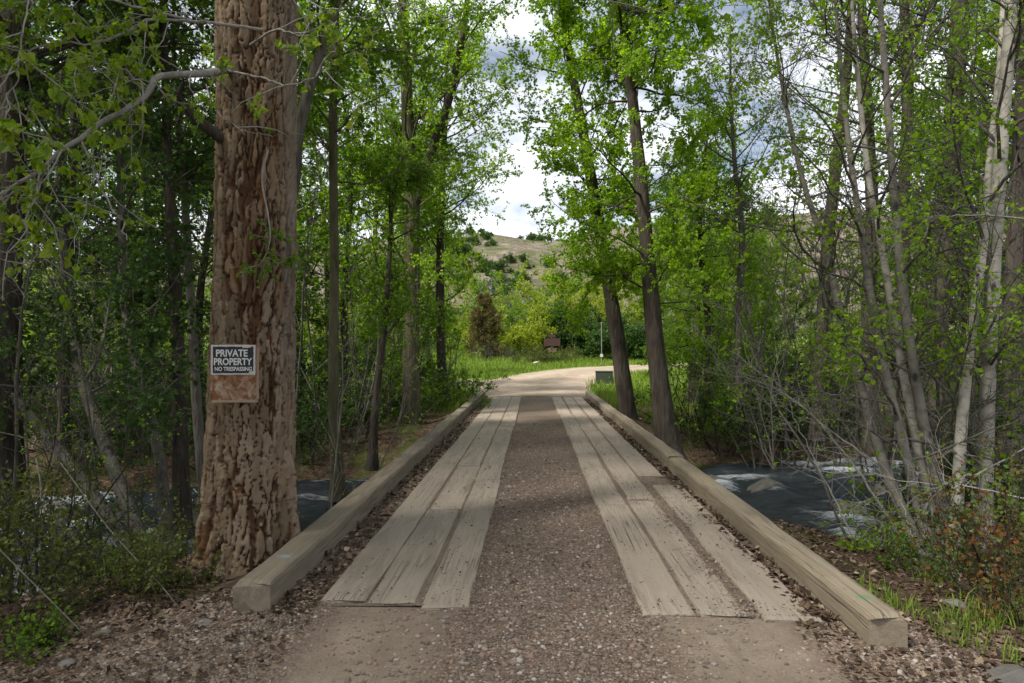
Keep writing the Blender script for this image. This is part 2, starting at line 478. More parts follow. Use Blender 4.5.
def gravel_mat(name, dirt_mask=False):
    n = NT(name)
    v = n.coord('Object')
    vo = n.voro(v, 48.0); vo2 = n.voro(v, 95.0)
    pal = [(0, (.065, .045, .034)), (.2, (.145, .105, .078)), (.4, (.215, .155, .112)), (.55, (.115, .088, .072)), (.7, (.24, .18, .135)), (.85, (.19, .115, .08)), (.95, (.34, .29, .24))]
    def seps(x):
        s = n.n('ShaderNodeSeparateColor'); n.l(x, s.inputs[0]); return s.outputs[0]
    c1 = n.ramp(seps(vo.outputs['Color']), pal); c2 = n.ramp(seps(vo2.outputs['Color']), pal)
    col = n.mix(n.ramp(n.noise(v, 9, 3), [(.42, 0.0), (.58, 1.0)]), c1, c2)
    fine = n.ramp(n.noise(v, 40, 6, .7), [(.3, (.12, .088, .066)), (.7, (.24, .185, .145))])
    mask = n.attr('dust')
    dd = n.math('ADD', mask, n.math('MULTIPLY', n.math('SUBTRACT', n.noise(v, 6, 5, .65), .5), 1.1))
    dust = n.ramp(n.noise(v, 3.5, 5, .6), [(.3, (.195, .155, .117)), (.7, (.285, .232, .178))])
    dust = n.mix(n.ramp(n.noise(v, 110, 4, .7), [(.48, 0.0), (.62, .75)]), dust, c2)
    dust = n.mix(n.ramp(n.noise(n.coord('Object', (2.2, .35, 1)), 5, 5, .65), [(.5, 0.0), (.7, .5)]), dust, (.15, .115, .085))
    col = n.mix(n.ramp(dd, [(.25, 0.0), (.5, .85)]), col, fine)
    col = n.mix(n.ramp(dd, [(.55, 0.0), (.9, .95)]), col, dust)
    h = n.math('SUBTRACT', 1.0, n.math('MULTIPLY', vo.outputs['Distance'], 1.4))
    h = n.math('MULTIPLY', h, n.math('SUBTRACT', 1.05, n.math('MINIMUM', mask, .95)))
    nb = n.bump(h, .014, .9); nb = n.bump(n.noise(v, 60, 5, .7), .006, .6, nb)
    return n.done(n.pbsdf(col, .95, nb, spec=.12))


GRAVEL = gravel_mat('gravel_and_dust')


def stone_mat(name, stops, bump=.01, sc=14):
    n = NT(name); v = n.coord('Object')
    col = n.ramp(n.attr('tone'), stops)
    col = n.mix(n.ramp(n.noise(v, sc, 5, .65), [(.4, 0.0), (.75, .5)]), col, (.24, .21, .175))
    return n.done(n.pbsdf(col, .85, n.bump(n.noise(v, sc * 3, 4), bump, .6), spec=.25))


PEBBLE = stone_mat('pebble', [(0, (.08, .06, .048)), (.2, (.16, .12, .09)), (.4, (.24, .17, .125)), (.55, (.13, .105, .09)), (.75, (.30, .235, .18)), (.88, (.22, .13, .095)), (.97, (.44, .40, .35))], .001, 60)
BOULDER = stone_mat('boulder_rock', [(0, (.10, .095, .085)), (1, (.16, .15, .135))], .03, 4)
WETROCK = stone_mat('wet_rock', [(0, (.035, .033, .03)), (1, (.09, .085, .075))], .02, 6)


def litter_mat(name, stops):
    n = NT(name); col = n.ramp(n.attr('tone'), stops)
    return n.done(n.pbsdf(col, .8, spec=.2))


LITTER = litter_mat('dead_leaf', [(0, (.035, .024, .017)), (.4, (.07, .045, .03)), (.7, (.11, .072, .047)), (.9, (.17, .12, .08)), (1, (.30, .24, .17))])


def ground_mat():
    n = NT('ground_soil_grass_and_slope')
    v = n.coord('Object')
    z = n.n('ShaderNodeSeparateXYZ'); n.l(v, z.inputs[0])
    soil = n.ramp(n.noise(v, 11, 7, .72), [(.3, (.03, .022, .015)), (.5, (.075, .052, .035)), (.72, (.15, .105, .075))])
    lit = n.voro(v, 24)
    s = n.n('ShaderNodeSeparateColor'); n.l(lit.outputs['Color'], s.inputs[0])
    soil = n.mix(.40, soil, n.ramp(s.outputs[0], [(0, (.04, .025, .017)), (.5, (.11, .066, .043)), (.85, (.19, .13, .09)), (1, (.3, .23, .17))]))
    moss = n.ramp(n.noise(v, 8, 5), [(.3, (.035, .05, .012)), (.7, (.075, .10, .02))])
    soil = n.mix(n.ramp(n.noise(v, 1.1, 4), [(.48, 0.0), (.62, .75)]), soil, moss)
    grass = n.ramp(n.noise(v, 1.7, 7, .7), [(.3, (.065, .115, .015)), (.55, (.12, .19, .022)), (.75, (.2, .235, .05))])
    meadow = n.attr('meadow')
    col = n.mix(n.ramp(n.math('ADD', meadow, n.math('MULTIPLY', n.math('SUBTRACT', n.noise(v, .8, 5), .5), .8)), [(.35, 0.0), (.6, 1.0)]), soil, grass)
    h = n.noise(v, 18, 6, .7)
    return n.done(n.pbsdf(col, .95, n.bump(h, .05, .9), spec=.1))


GROUND = ground_mat()


def hill_mat():
    n = NT('dry_hill_slope'); v = n.coord('Object')
    a = n.noise(v, .05, 7, .65, .5); b = n.noise(v, .22, 6, .7)
    col = n.ramp(b, [(.32, (.085, .073, .055)), (.5, (.175, .145, .113)), (.66, (.28, .24, .195))])
    col = n.mix(n.ramp(a, [(.46, 0.0), (.58, .85)]), col, n.ramp(b, [(.3, (.07, .085, .035)), (.7, (.16, .17, .08))]))
    col = n.mix(n.ramp(n.noise(v, .5, 5, .75), [(.58, 0.0), (.66, .8)]), col, (.06, .07, .03))
    return n.done(n.pbsdf(col, .95, n.bump(b, 3.0, 1.0), spec=.05))


HILL = hill_mat()


def road_mat():
    n = NT('dirt_road_dust'); v = n.coord('Object')
    col = n.ramp(n.noise(v, 2.2, 6, .68), [(.3, (.195, .153, .11)), (.5, (.29, .235, .175)), (.72, (.37, .305, .235))])
    tr = n.attr('rut')
    col = n.mix(n.math('MULTIPLY', tr, .5), col, (.40, .32, .25))
    return n.done(n.pbsdf(col, .95, n.bump(n.noise(v, 14, 6, .7), .03, .8), spec=.08))


ROAD = road_mat()


def water_mat():
    n = NT('rushing_creek_water'); v = n.coord('Object', (.55, 1.0, 1))
    w = n.noise(v, 3.2, 5, .62, 1.6); w2 = n.noise(v, 11, 5, .65, 1.0)
    foam = n.attr('foam')
    q = n.math('ADD', foam, n.math('MULTIPLY', n.math('SUBTRACT', n.noise(n.coord('Object', (.42, 1.5, 1)), 6.0, 8, .74, 1.2), .5), 1.1))
    fm = n.ramp(q, [(.62, 0.0), (.73, .30), (.98, .9)])
    h = n.math('ADD', w, n.math('MULTIPLY', w2, .4))
    nb = n.bump(h, .16, 1.0)
    dark = n.pbsdf((.010, .016, .020), .07, nb, spec=.5)
    white = n.pbsdf((.54, .58, .61), .6, nb, spec=.3)
    mx = n.n('ShaderNodeMixShader'); n.l(fm, mx.inputs[0]); n.l(dark.outputs[0], mx.inputs[1]); n.l(white.outputs[0], mx.inputs[2])
    return n.done(mx)


WATER = water_mat()


def plain(name, col, rough=.6, spec=.3, metal=0, wear=None, sc=20):
    n = NT(name); v = n.coord('Object')
    c = n.mix(n.ramp(n.noise(v, sc, 5, .65), [(.4, 0.0), (.7, .6)]), col, wear or tuple(x * .7 for x in col))
    return n.done(n.pbsdf(c, rough, n.bump(n.noise(v, sc * 4, 3), .001, .5), spec, metal))


def grass_mat(name, stops):
    return leaf_mat(name, stops, .3, 1.4, .5)


GRASS = grass_mat('grass_blade', [(0, (.075, .13, .016)), (.5, (.14, .22, .026)), (.85, (.21, .27, .045)), (1, (.3, .29, .12))])

# ------------------------------------------------------------------ terrain
def creek_y(x): return 10.8 + .17 * np.clip(x, -14, 14) + .5 * np.sin(np.asarray(x) * .22 + .6)


def ground_z(x, y):
    x = np.asarray(x, float); y = np.asarray(y, float)
    d = y - creek_y(x)
    ax = np.abs(x - .1)
    bank = sst(2.3, 5.0, np.abs(d) + .5 * fbm(x * .6, y * .6, 3, 3))
    side = -.12 * sst(1.9, 2.6, ax) - .30 * sst(2.8, 5.0, ax)
    side = side - .22 * sst(2.3, 3.4, x) * sst(4.5, 6, y)
    near = side * sst(0, 3.5, y + 2) + side * (1 - sst(0, 3.5, y + 2))
    far = side * (1 - sst(21, 27, y)) + .62 * sst(25, 46, y) + 1.5 * sst(44, 66, y) + 2.5 * sst(60, 130, y)
    lvl = np.where(d < 0, near, far)
    z = -1.45 + (lvl + 1.45) * bank
    rough = np.where(ax > 2.4, 1.0, .15) * np.clip(1 - (y - 26) / 30, .4, 1)
    z = z + rough * (.16 * fbm(x * .8, y * .8, 11, 4) + .07 * fbm(x * 3.1, y * 3.1, 23, 3))
    inb = (x > -1.95) & (x < 2.1) & (y > 4.3) & (y < 23.0)
    z = np.where(inb, np.minimum(z, -.30), z)
    return z


def warp(a, b, mid, n, p):
    t = np.linspace(-1, 1, n); s = np.sign(t) * np.abs(t) ** p
    return np.where(s < 0, mid + s * (mid - a), mid + s * (b - mid))


gx = warp(-900, 900, 0, 420, 3.6)
gy = np.concatenate([np.linspace(-60, -2, 20)[:-1], np.linspace(-2, 26, 230)[:-1], np.linspace(26, 75, 130)[:-1], 75 + np.linspace(0, 1, 50) ** 2.2 * 1400])
GX, GY = np.meshgrid(gx, gy, indexing='ij')
GZ = ground_z(GX, GY)
o = build('ground', [(np.stack([GX, GY, GZ], -1), grid_faces(len(gx), len(gy))[:, ::-1], 0, None, True)], GROUND)
vattr(o, 'meadow', (sst(21, 27, GY) * .9 + .15 * sst(2.5, 4, GX) * (GY < 8)).ravel())
tag(o, 'forest floor banks and green meadow around the creek', 'ground', kind='structure')

# hill behind the meadow
hx = np.linspace(-420, 420, 170); hy = np.linspace(70, 420, 110)
HX, HY = np.meshgrid(hx, hy, indexing='ij')
ridge = 41 + 10 * fbm(HX * .008, HX * 0, 5, 4) * 2 + 6 * np.sin(HX * .012 + 1) - 5 * np.exp(-((HX - 6) / 40) ** 2)


def hill_z(x, y):
    rg = 41 + 20 * fbm(x * .008, x * 0, 5, 4) + 6 * np.sin(x * .012 + 1) - 5 * np.exp(-((x - 6) / 40) ** 2)
    up = sst(85, 255, y) ** 1.15
    return .5 + rg * up + up * (9 * fbm(x * .03, y * .03, 9, 5) + 4 * fbm(x * .1, y * .1, 19, 4)) - 14 * sst(270, 420, y)


HZ = hill_z(HX, HY)
o = build('hill', [(np.stack([HX, HY, HZ], -1), grid_faces(len(hx), len(hy))[:, ::-1], 0, None, True)], HILL)
tag(o, 'dry tan hillside dotted with brush beyond the meadow', 'hill', kind='structure')

# creek
cx = np.linspace(-32, 32, 420); cv = np.linspace(-3.6, 3.6, 110)
CX, CV = np.meshgrid(cx, cv, indexing='ij'); CY = creek_y(CX) + CV
wv = .17 * fbm(CX * .9, CY * 1.8, 41, 4) * 2 + .10 * fbm(CX * 3, CY * 4, 43, 3) * 2
CZ = -1.0 + wv
foam = np.clip(.46 + .10 * (CX < -4) + 2.6 * wv + 1.1 * fbm(CX * .6, CY * 1.0, 51, 3), 0, 1)
o = build('creek', [(np.stack([CX, CY, CZ], -1), grid_faces(len(cx), len(cv))[:, ::-1], 0, None, True)], WATER)
vattr(o, 'foam', foam.ravel())
tag(o, 'dark rushing creek with white riffles under the bridge', 'creek', kind='structure')

# approach road in front of the bridge
ax_ = np.linspace(-2.9, 2.9, 110); ay_ = np.linspace(-8, 4.34, 160)
AX, AY = np.meshgrid(ax_, ay_, indexing='ij')


def approach_z(x, y):
    hump = .025 * fbm(x * 2, y * 2, 61, 3) + .010 * np.exp(-((x - .1) / .5) ** 2)
    return .006 + hump - .16 * sst(1.9, 2.8, np.abs(x - .1)) + .0 * y


def dust_mask(x, y):
    l = np.exp(-((x + .86) / .42) ** 4); r = np.exp(-((x - 1.12) / .45) ** 4)
    return np.maximum(l, r) * .95


AZ = np.maximum(approach_z(AX, AY), ground_z(AX, AY) + .004)
o = build('approach_road', [(np.stack([AX, AY, AZ], -1), grid_faces(len(ax_), len(ay_))[:, ::-1], 0, None, True)], GRAVEL)
vattr(o, 'dust', dust_mask(AX, AY).ravel())
tag(o, 'gravel track with dusty wheel paths before the bridge', 'road', kind='structure')


# far dirt road: a ribbon that swings right, with a short fork to the left
def ribbon(ctrl, halfw, n, name, label):
    c = smooth_path(np.array([(a, b, 0) for a, b in ctrl], float), n)
    t = nrmz(np.gradient(c, axis=0)); s = np.stack([t[:, 1], -t[:, 0], 0 * t[:, 0]], -1)
    w = np.interp(np.linspace(0, 1, n), np.linspace(0, 1, len(halfw)), halfw)
    u = np.linspace(-1, 1, 25)
    wob = 1 + .16 * fbm(np.arange(n)[:, None] * .22 + 0 * u, np.sign(u)[None] * 3.0 + 0 * c[:, :1], 71, 3)
    X = c[:, None, 0] + s[:, None, 0] * (w[:, None] * u[None] * wob); Y = c[:, None, 1] + s[:, None, 1] * (w[:, None] * u[None] * wob)
    Z = ground_z(X, Y) + .05 - .06 * np.abs(u[None]) ** 4 + .02 * fbm(X * 2, Y * 2, 72, 3)
    o = build(name, [(np.stack([X, Y, Z], -1), grid_faces(n, 25), 0, None, True)], ROAD)
    vattr(o, 'rut', np.repeat((np.exp(-((np.abs(u) - .45) / .16) ** 2))[None], n, 0).ravel())
    tag(o, label, 'road', kind='structure')


ribbon([(.1, 22.6), (.1, 25), (.0, 28.5), (.9, 33), (3.6, 38.5), (8.5, 43), (16, 46), (34, 49)], [1.75, 2.0, 2.9, 2.7, 2.4, 2.2, 2.1], 160, 'dirt_road', 'pale dirt road curving right beyond the bridge')
ribbon([(-.2, 27.5), (-2.2, 30), (-6, 31.6), (-12, 32.2), (-24, 32.5)], [1.6, 1.9, 1.7, 1.5], 90, 'dirt_road_fork', 'dirt fork leaving the road to the left')

def ico():
    t = (1 + 5 ** .5) / 2
    v = nrmz(np.array([(-1, t, 0), (1, t, 0), (-1, -t, 0), (1, -t, 0), (0, -1, t), (0, 1, t), (0, -1, -t), (0, 1, -t), (t, 0, -1), (t, 0, 1), (-t, 0, -1), (-t, 0, 1)], float))
    f = np.array([(0, 11, 5), (0, 5, 1), (0, 1, 7), (0, 7, 10), (0, 10, 11), (1, 5, 9), (5, 11, 4), (11, 10, 2), (10, 7, 6), (7, 1, 8), (3, 9, 4), (3, 4, 2), (3, 2, 6), (3, 6, 8), (3, 8, 9), (4, 9, 5), (2, 4, 11), (6, 2, 10), (8, 6, 7), (9, 8, 1)])
    return v, f


IV, IF = ico()



# ------------------------------------------------------------------ bridge
BR = empty('timber_bridge', (0, 4.2, 0))
tag(BR, 'weathered one lane timber bridge with plank wheel tracks and gravel middle', 'bridge')
BB = (0, 4.2, 0)


def bar(x0, x1, y0, y1, z0, z1, seed, wob=.008, bev=.014, step=.10, ends=(0, 0), dip=.004, lean=(0, 0)):
    """sawn timber along the bridge with worn, uneven edges; rounded arrises"""
    n = max(6, int((y1 - y0) / step)); y = np.linspace(y0, y1, n)
    def w(s, a=wob): return a * 2 * fbm(y * 1.3 + s, y * 0 + s * .37, seed + s, 4) + (a * .8 * np.maximum(fbm(y * 5 + s, y * 0, seed + s + 50, 3) - .12, 0) * (1 if s == 1 else -1) * 3 if s < 3 else 0)
    t = (y - y0) / (y1 - y0)
    L = x0 + w(1) + lean[0] * t; Rr = x1 + w(2) + lean[1] * t; T = z1 + w(3, dip); b = bev * (1 + 40 * np.abs(w(4, .02)))
    z0_ = np.full(n, z0)
    m = (L + Rr) / 2
    prof = [(L, z0_), (L, T - b), (L + b * .35, T - b * .3), (L + b, T), (m, T + w(5, dip)), (Rr - b, T), (Rr - b * .35, T - b * .3), (Rr, T - b), (Rr, z0_)]
    V = np.stack([np.stack([a, y, c], -1) for a, c in prof], 1)
    rg = np.random.default_rng(seed)
    for e, sgn in ((0, 1), (-1, -1)):
        V[e, :, 1] += sgn * (rg.uniform(0, .035, 9) if wob > .006 else 0); V[e, :, 2] -= 0
        V[e, 2:7, 2] -= bev * .5
    k = 9; f = [grid_faces(n, k)[:, ::-1]]
    # underside and ends
    i = np.arange(n - 1); f.append(np.stack([i * k, (i + 1) * k, (i + 1) * k + k - 1, i * k + k - 1], -1)[:, ::-1])
    v = V.reshape(-1, 3)
    parts = [(v, np.concatenate(f), 0, None, False)]
    e0 = np.arange(k)[None]; e1 = (n - 1) * k + np.arange(k)[::-1][None]
    parts.append((V[0], np.arange(k)[None], 0, None, False)); parts.append((V[-1], np.arange(k)[::-1][None], 0, None, False))
    return parts


# deck surface of gravel (as fill between and beside the planks)
dx = np.linspace(-1.90, 2.04, 90); dy = np.linspace(4.22, 23.3, 420)
DX, DY = np.meshgrid(dx, dy, indexing='ij')


def deck_z(x, y):
    mid = np.exp(-((x - .12) / .48) ** 4)
    trk = np.maximum(np.exp(-((x + .87) / .47) ** 8), np.exp(-((x - 1.15) / .52) ** 8))
    return -.004 + .021 * trk + .022 * fbm(x * 3, y * 3, 81, 4) + mid * (.006 + .010 * np.sin(y * 6.2 + 2 * fbm(x, y, 5, 2)) * sst(9, 14, y))


DZ = deck_z(DX, DY)
top = (np.stack([DX, DY, DZ], -1), grid_faces(len(dx), len(dy))[:, ::-1], 0, None, True)
q = np.array([[-1.90, 4.22, -.12], [2.04, 4.22, -.12], [2.04, 23.3, -.12], [-1.90, 23.3, -.12]])
deck = build('gravel_deck', [top, (q, np.array([[0, 3, 2, 1]]), 0, None, False)], GRAVEL, BR, BB)
md = np.exp(-((DX - .12) / .45) ** 4)
vattr(deck, 'dust', np.clip(md * (.16 + .42 * sst(7, 14, DY)) + .55 * np.exp(-((DX + .86) / .55) ** 4) + .55 * np.exp(-((DX - 1.1) / .58) ** 4), 0, 1).ravel())

rs = random.Random(5)
NAIL = plain('rusty_nail_head', (.06, .04, .03), .7, metal=.3)
TOP = .030
def plank(x0, x1, y0, y1, seed, lean=(0, 0), top=TOP):
    top = top + rs.uniform(-.007, .007)
    ob = build('plank', bar(x0, x1, y0, y1, -.03, top, seed, .016, .012, .05, lean=lean) +
               [(IV * np.array([.007, .007, .003]) + np.array([xx + rs.uniform(-.02, .02), yy + rs.uniform(-.03, .03), top + .001]), IF, 1, None, False)
                for yy in (y0 + .12, (y0 + y1) / 2, y1 - .12) for xx in (x0 + .07, x1 - .07)], [PLANK, NAIL], BR, BB)
    return ob
# left wheel track, three boards wide; each lane is laid end to end
lanes = [(-1.345, -1.045, [4.25, 10.9, 17.3, 23.25]), (-1.030, -.715, [4.22, 6.75, 9.3, 15.6, 23.2]), (-.700, -.395, [4.17, 8.3, 14.2, 19.5, 23.22])]
sd = 100
for x0, x1, ys in lanes:
    for a, b in zip(ys[:-1], ys[1:]):
        sd += 7; j = rs.uniform(-.012, .012)
        plank(x0 + j, x1 + j + rs.uniform(-.01, .0), a + .008, b - .008, sd)
lanes = [(.640, .955, [4.08, 7.0, 10.4, 16.8, 23.2]), (.995, 1.285, [4.10, 7.25, 13.4, 18.6, 23.25])]
for x0, x1, ys in lanes:
    for a, b in zip(ys[:-1], ys[1:]):
        sd += 7; j = rs.uniform(-.02, .02)
        plank(x0 + j, x1 + j, a + .008, b - .008, sd)
plank(1.355, 1.69, 4.04, 8.05, 501, (.03, .03)); plank(1.315, 1.62, 8.55, 14.0, 503, (.0, .0)); plank(1.335, 1.64, 14.02, 19.2, 507); plank(1.32, 1.63, 19.23, 23.2, 511)
# kerb timbers
def kerb(x0, x1, y0, y1, h, m, seed):
    return build('kerb_timber', bar(x0, x1, y0, y1, -.10, h, seed, .012, .028, .07, dip=.010), m, BR, BB)
kerb(-1.82, -1.60, 4.10, 10.6, .19, BEAM_L, 601); kerb(-1.83, -1.61, 10.62, 17.2, .185, BEAM_L, 603); kerb(-1.835, -1.615, 17.22, 23.4, .188, BEAM_L, 605)
kerb(1.795, 1.995, 3.70, 9.15, .185, BEAM_R, 611); kerb(1.80, 2.01, 9.17, 15.4, .195, BEAM_R, 613); kerb(1.79, 2.0, 15.42, 23.4, .188, BEAM_R, 615)
for gxp in (-1.7, -.6, .7, 1.8):
    build('girder', bar(gxp - .11, gxp + .11, 4.9, 22.9, -.62, -.125, int(700 + gxp * 10), .004), GIRDER, BR, BB)
for yy in (4.9, 22.5):
    build('abutment', bar(-2.1, 2.25, yy, yy + .4, -1.6, -.63, int(yy * 10), .004, step=.05), GIRDER, BR, BB)

# ------------------------------------------------------------------ loose gravel, dead leaves
def stones(rng, pos, size, mat=0):
    n = len(pos); v = IV[None] * rng.uniform(.7, 1.25, (n, 12, 1))
    sc = np.stack([rng.uniform(.7, 1.3, n), rng.uniform(.6, 1.0, n), rng.uniform(.4, .75, n)], -1) * size[:, None]
    v = v * sc[:, None]
    a = rng.uniform(0, 6.283, n); c, s = np.cos(a)[:, None], np.sin(a)[:, None]
    x = v[..., 0] * c - v[..., 1] * s; y = v[..., 0] * s + v[..., 1] * c
    v = np.stack([x, y, v[..., 2]], -1) + pos[:, None]
    f = (IF[None] + (np.arange(n) * 12)[:, None, None]).reshape(-1, 3)
    return (v.reshape(-1, 3), f, mat, np.repeat(rng.random(n), 20), True)


rng = np.random.default_rng(7)
def scatter(n, x0, x1, y0, y1, py=1.0):
    x = rng.uniform(x0, x1, n); y = y0 + (y1 - y0) * rng.random(n) ** py; return x, y
pp = []; ss = []
def addp(x, y, zf, smin, smax, keep=None):
    if keep is not None: m = rng.random(len(x)) < keep; x, y = x[m], y[m]
    s = smin + (smax - smin) * rng.random(len(x)) ** 3.0
    pp.append(np.stack([x, y, zf(x, y) + s * .15], -1)); ss.append(s)
x, y = scatter(15000, -.37, .60, 4.25, 15, 1.7); addp(x, y, deck_z, .005, .017)
x, y = scatter(900, -.40, .63, 4.0, 10, 1.3); addp(x, y, deck_z, .012, .026)
x, y = scatter(700, -.9, 1.0, 2.6, 4.2, 1.0); addp(x, y, approach_z, .012, .026)
x, y = scatter(6000, -1.62, -1.34, 4.3, 20, 1.6); addp(x, y, deck_z, .006, .018)
x, y = scatter(5000, 1.66, 1.80, 4.2, 20, 1.6); addp(x, y, deck_z, .006, .018)
x, y = scatter(900, -1.3, -.4, 4.2, 9, 1.6); addp(x, y, lambda a, b: 0 * a + TOP, .003, .008)
x, y = scatter(1100, .65, 1.68, 4.1, 9, 1.6); addp(x, y, lambda a, b: 0 * a + TOP, .003, .009)
x, y = scatter(1800, .58, .72, 4.1, 14, 1.3); addp(x, y, lambda a, b: 0 * a + TOP * .6, .005, .012)
x, y = scatter(1800, -.44, -.34, 4.1, 14, 1.3); addp(x, y, lambda a, b: 0 * a + TOP * .6, .005, .012)
x, y = scatter(1600, 1.20, 1.45, 4.1, 8.5, 1.3); addp(x, y, lambda a, b: deck_z(a, b) + .01, .004, .012)
x, y = scatter(30000, -2.8, 2.8, 2.4, 4.3, .9); addp(x, y, approach_z, .005, .016, np.clip(1.0 - 1.15 * dust_mask(x, y) + 1.2 * fbm(x * 2.5, y * 2.5, 36, 3), .14, 1))
x, y = scatter(4000, -2.9, -1.4, 2.4, 4.6, .9); addp(x, y, lambda a, b: np.maximum(ground_z(a, b), approach_z(a, b)), .006, .024)
x, y = scatter(2600, 1.7, 2.9, 2.4, 3.9, .9); addp(x, y, lambda a, b: np.maximum(ground_z(a, b), approach_z(a, b)), .006, .024)
o = build('gravel', [stones(rng, np.concatenate(pp), np.concatenate(ss))], PEBBLE)
tag(o, 'loose brown and grey gravel on the track and bridge deck', 'gravel', kind='stuff')


def litter(rng, x, y, z, smin, smax, mat=0):
    n = len(x); pos = np.stack([x, y, z], -1)
    ax = rng.normal(size=(n, 3)); ax[:, 2] *= .25
    nn = rng.normal(size=(n, 3)) * .45 + np.array([0, 0, 1.0])
    return leaves(rng, pos, ax, nn, rng.uniform(smin, smax, n), mat)


pl = []
for n_, x0, x1, zf in ((2600, -1.60, -1.36, deck_z), (3000, 1.62, 1.79, deck_z)):
    x, y = scatter(n_, x0, x1, 4.1, 22, 1.3); pl.append(litter(rng, x, y, zf(x, y) + rng.uniform(.012, .03, len(x)), .025, .06))
x, y = scatter(500, -.37, .6, 4.2, 15, 1.2); pl.append(litter(rng, x, y, deck_z(x, y) + .02, .015, .035))
x, y = scatter(500, -1.3, 1.7, 4.2, 14, 1.2); pl.append(litter(rng, x, y, 0 * x + TOP + .012, .012, .03))
x, y = scatter(1600, 1.5, 2.9, 2.5, 4.4); pl.append(litter(rng, x, y, np.maximum(ground_z(x, y), approach_z(x, y)) + .02, .02, .05))
x, y = scatter(1800, -3.4, -1.3, 2.5, 4.6); pl.append(litter(rng, x, y, np.maximum(ground_z(x, y), approach_z(x, y)) + .02, .02, .05))
for x0, x1, y0, y1, n_ in ((2.2, 8, 3, 8.5, 20000), (-9, -2.2, 3, 8.5, 20000), (2.1, 14, 13, 22, 9000), (-14, -2.0, 12, 22, 4500)):
    x, y = scatter(n_, x0, x1, y0, y1); z = ground_z(x, y); m = z > -.95
    pl.append(litter(rng, x[m], y[m], z[m] + .015, .022, .055))
o = build('leaf_litter', pl, LITTER)
tag(o, 'reddish brown dead leaves drifted along kerbs and banks', 'leaf litter', kind='stuff')


# ------------------------------------------------------------------ grass
def blades(rng, x, y, z, h, w, mat=0):
    n = len(x); p = np.stack([x, y, z], -1)
    a = rng.uniform(0, 6.283, n); side = np.stack([np.cos(a), np.sin(a), 0 * a], -1) * w[:, None]
    b = rng.uniform(0, 6.283, n); ln = np.stack([np.cos(b), np.sin(b), 0 * b], -1) * (h * rng.uniform(.1, .6, n))[:, None]
    up = np.array([0, 0, 1.0])[None] * h[:, None]
    V = np.stack([p - side, p + side, p + up * .6 + ln * .35 + side * .7, p + up * .6 + ln * .35 - side * .7, p + up + ln], 1).reshape(-1, 3)
    k = np.arange(n)[:, None] * 5
    t = rng.random(n)
    return [(V, k + np.array([[0, 1, 2, 3]]), mat, t, False), (V, k + np.array([[3, 2, 4]]), mat, t, False)]


def road_dist(x, y):
    best = np.full(x.shape, 1e9)
    for ctrl in ([(.1, 22.6), (.1, 25), (.0, 28.5), (.9, 33), (3.6, 38.5), (8.5, 43), (16, 46), (34, 49)], [(-.2, 27.5), (-2.2, 30), (-6, 31.6), (-12, 32.2), (-24, 32.5)]):
        c = smooth_path(np.array([(a, b, 0) for a, b in ctrl], float), 60)
        for cx_, cy_, _ in c: best = np.minimum(best, np.hypot(x - cx_, y - cy_))
    return best


gp = []
n_ = 90000
y = 23 + 45 * rng.random(n_) ** 1.0; x = rng.uniform(-.32, .36, n_) * y
m = (road_dist(x, y) > 2.05 + .9 * rng.random(n_)) & ~((np.abs(x) < 2.1) & (y < 25)); x, y = x[m], y[m]
cl = .5 + fbm(x * .35, y * .35, 33, 3)
gp += blades(rng, x, y, ground_z(x, y) - .02, (.12 + .45 * cl * rng.random(len(x))) * (1 + .5 * sst(38, 50, y)), .012 + .012 * rng.random(len(x)))
o = build('meadow_grass', gp, GRASS); tag(o, 'bright green meadow grass around the dirt road', 'grass', kind='stuff')
gp = []
def tuft(cx_, cy_, r, n, hmin, hmax):
    a = rng.uniform(0, 6.283, n); d = r * np.sqrt(rng.random(n)); x = cx_ + d * np.cos(a); y = cy_ + d * np.sin(a)
    return blades(rng, x, y, ground_z(x, y) - .01, rng.uniform(hmin, hmax, n), .003 + .003 * rng.random(n))
for k in range(13): gp += tuft(2.42 + rng.uniform(-.2, .6), 4.1 + rng.uniform(-.4, .6), .14, 45, .04, .15)
for k in range(6): gp += tuft(rng.uniform(2.5, 4.2), rng.uniform(4.2, 6.4), .22, 40, .06, .2)
for k in range(10): gp += tuft(rng.uniform(-6, -2.9), rng.uniform(3.4, 7), .25, 50, .1, .28)
for k in range(40): gp += tuft(rng.uniform(2.3, 5.5), rng.uniform(18, 24), .4, 120, .15, .4)
for k in range(40): gp += tuft(rng.uniform(-5.5, -2.2), rng.uniform(18, 24), .4, 120, .15, .4)
o = build('bank_grass', gp, GRASS); tag(o, 'green grass tufts at the bridge ends and on the banks', 'grass', kind='stuff')

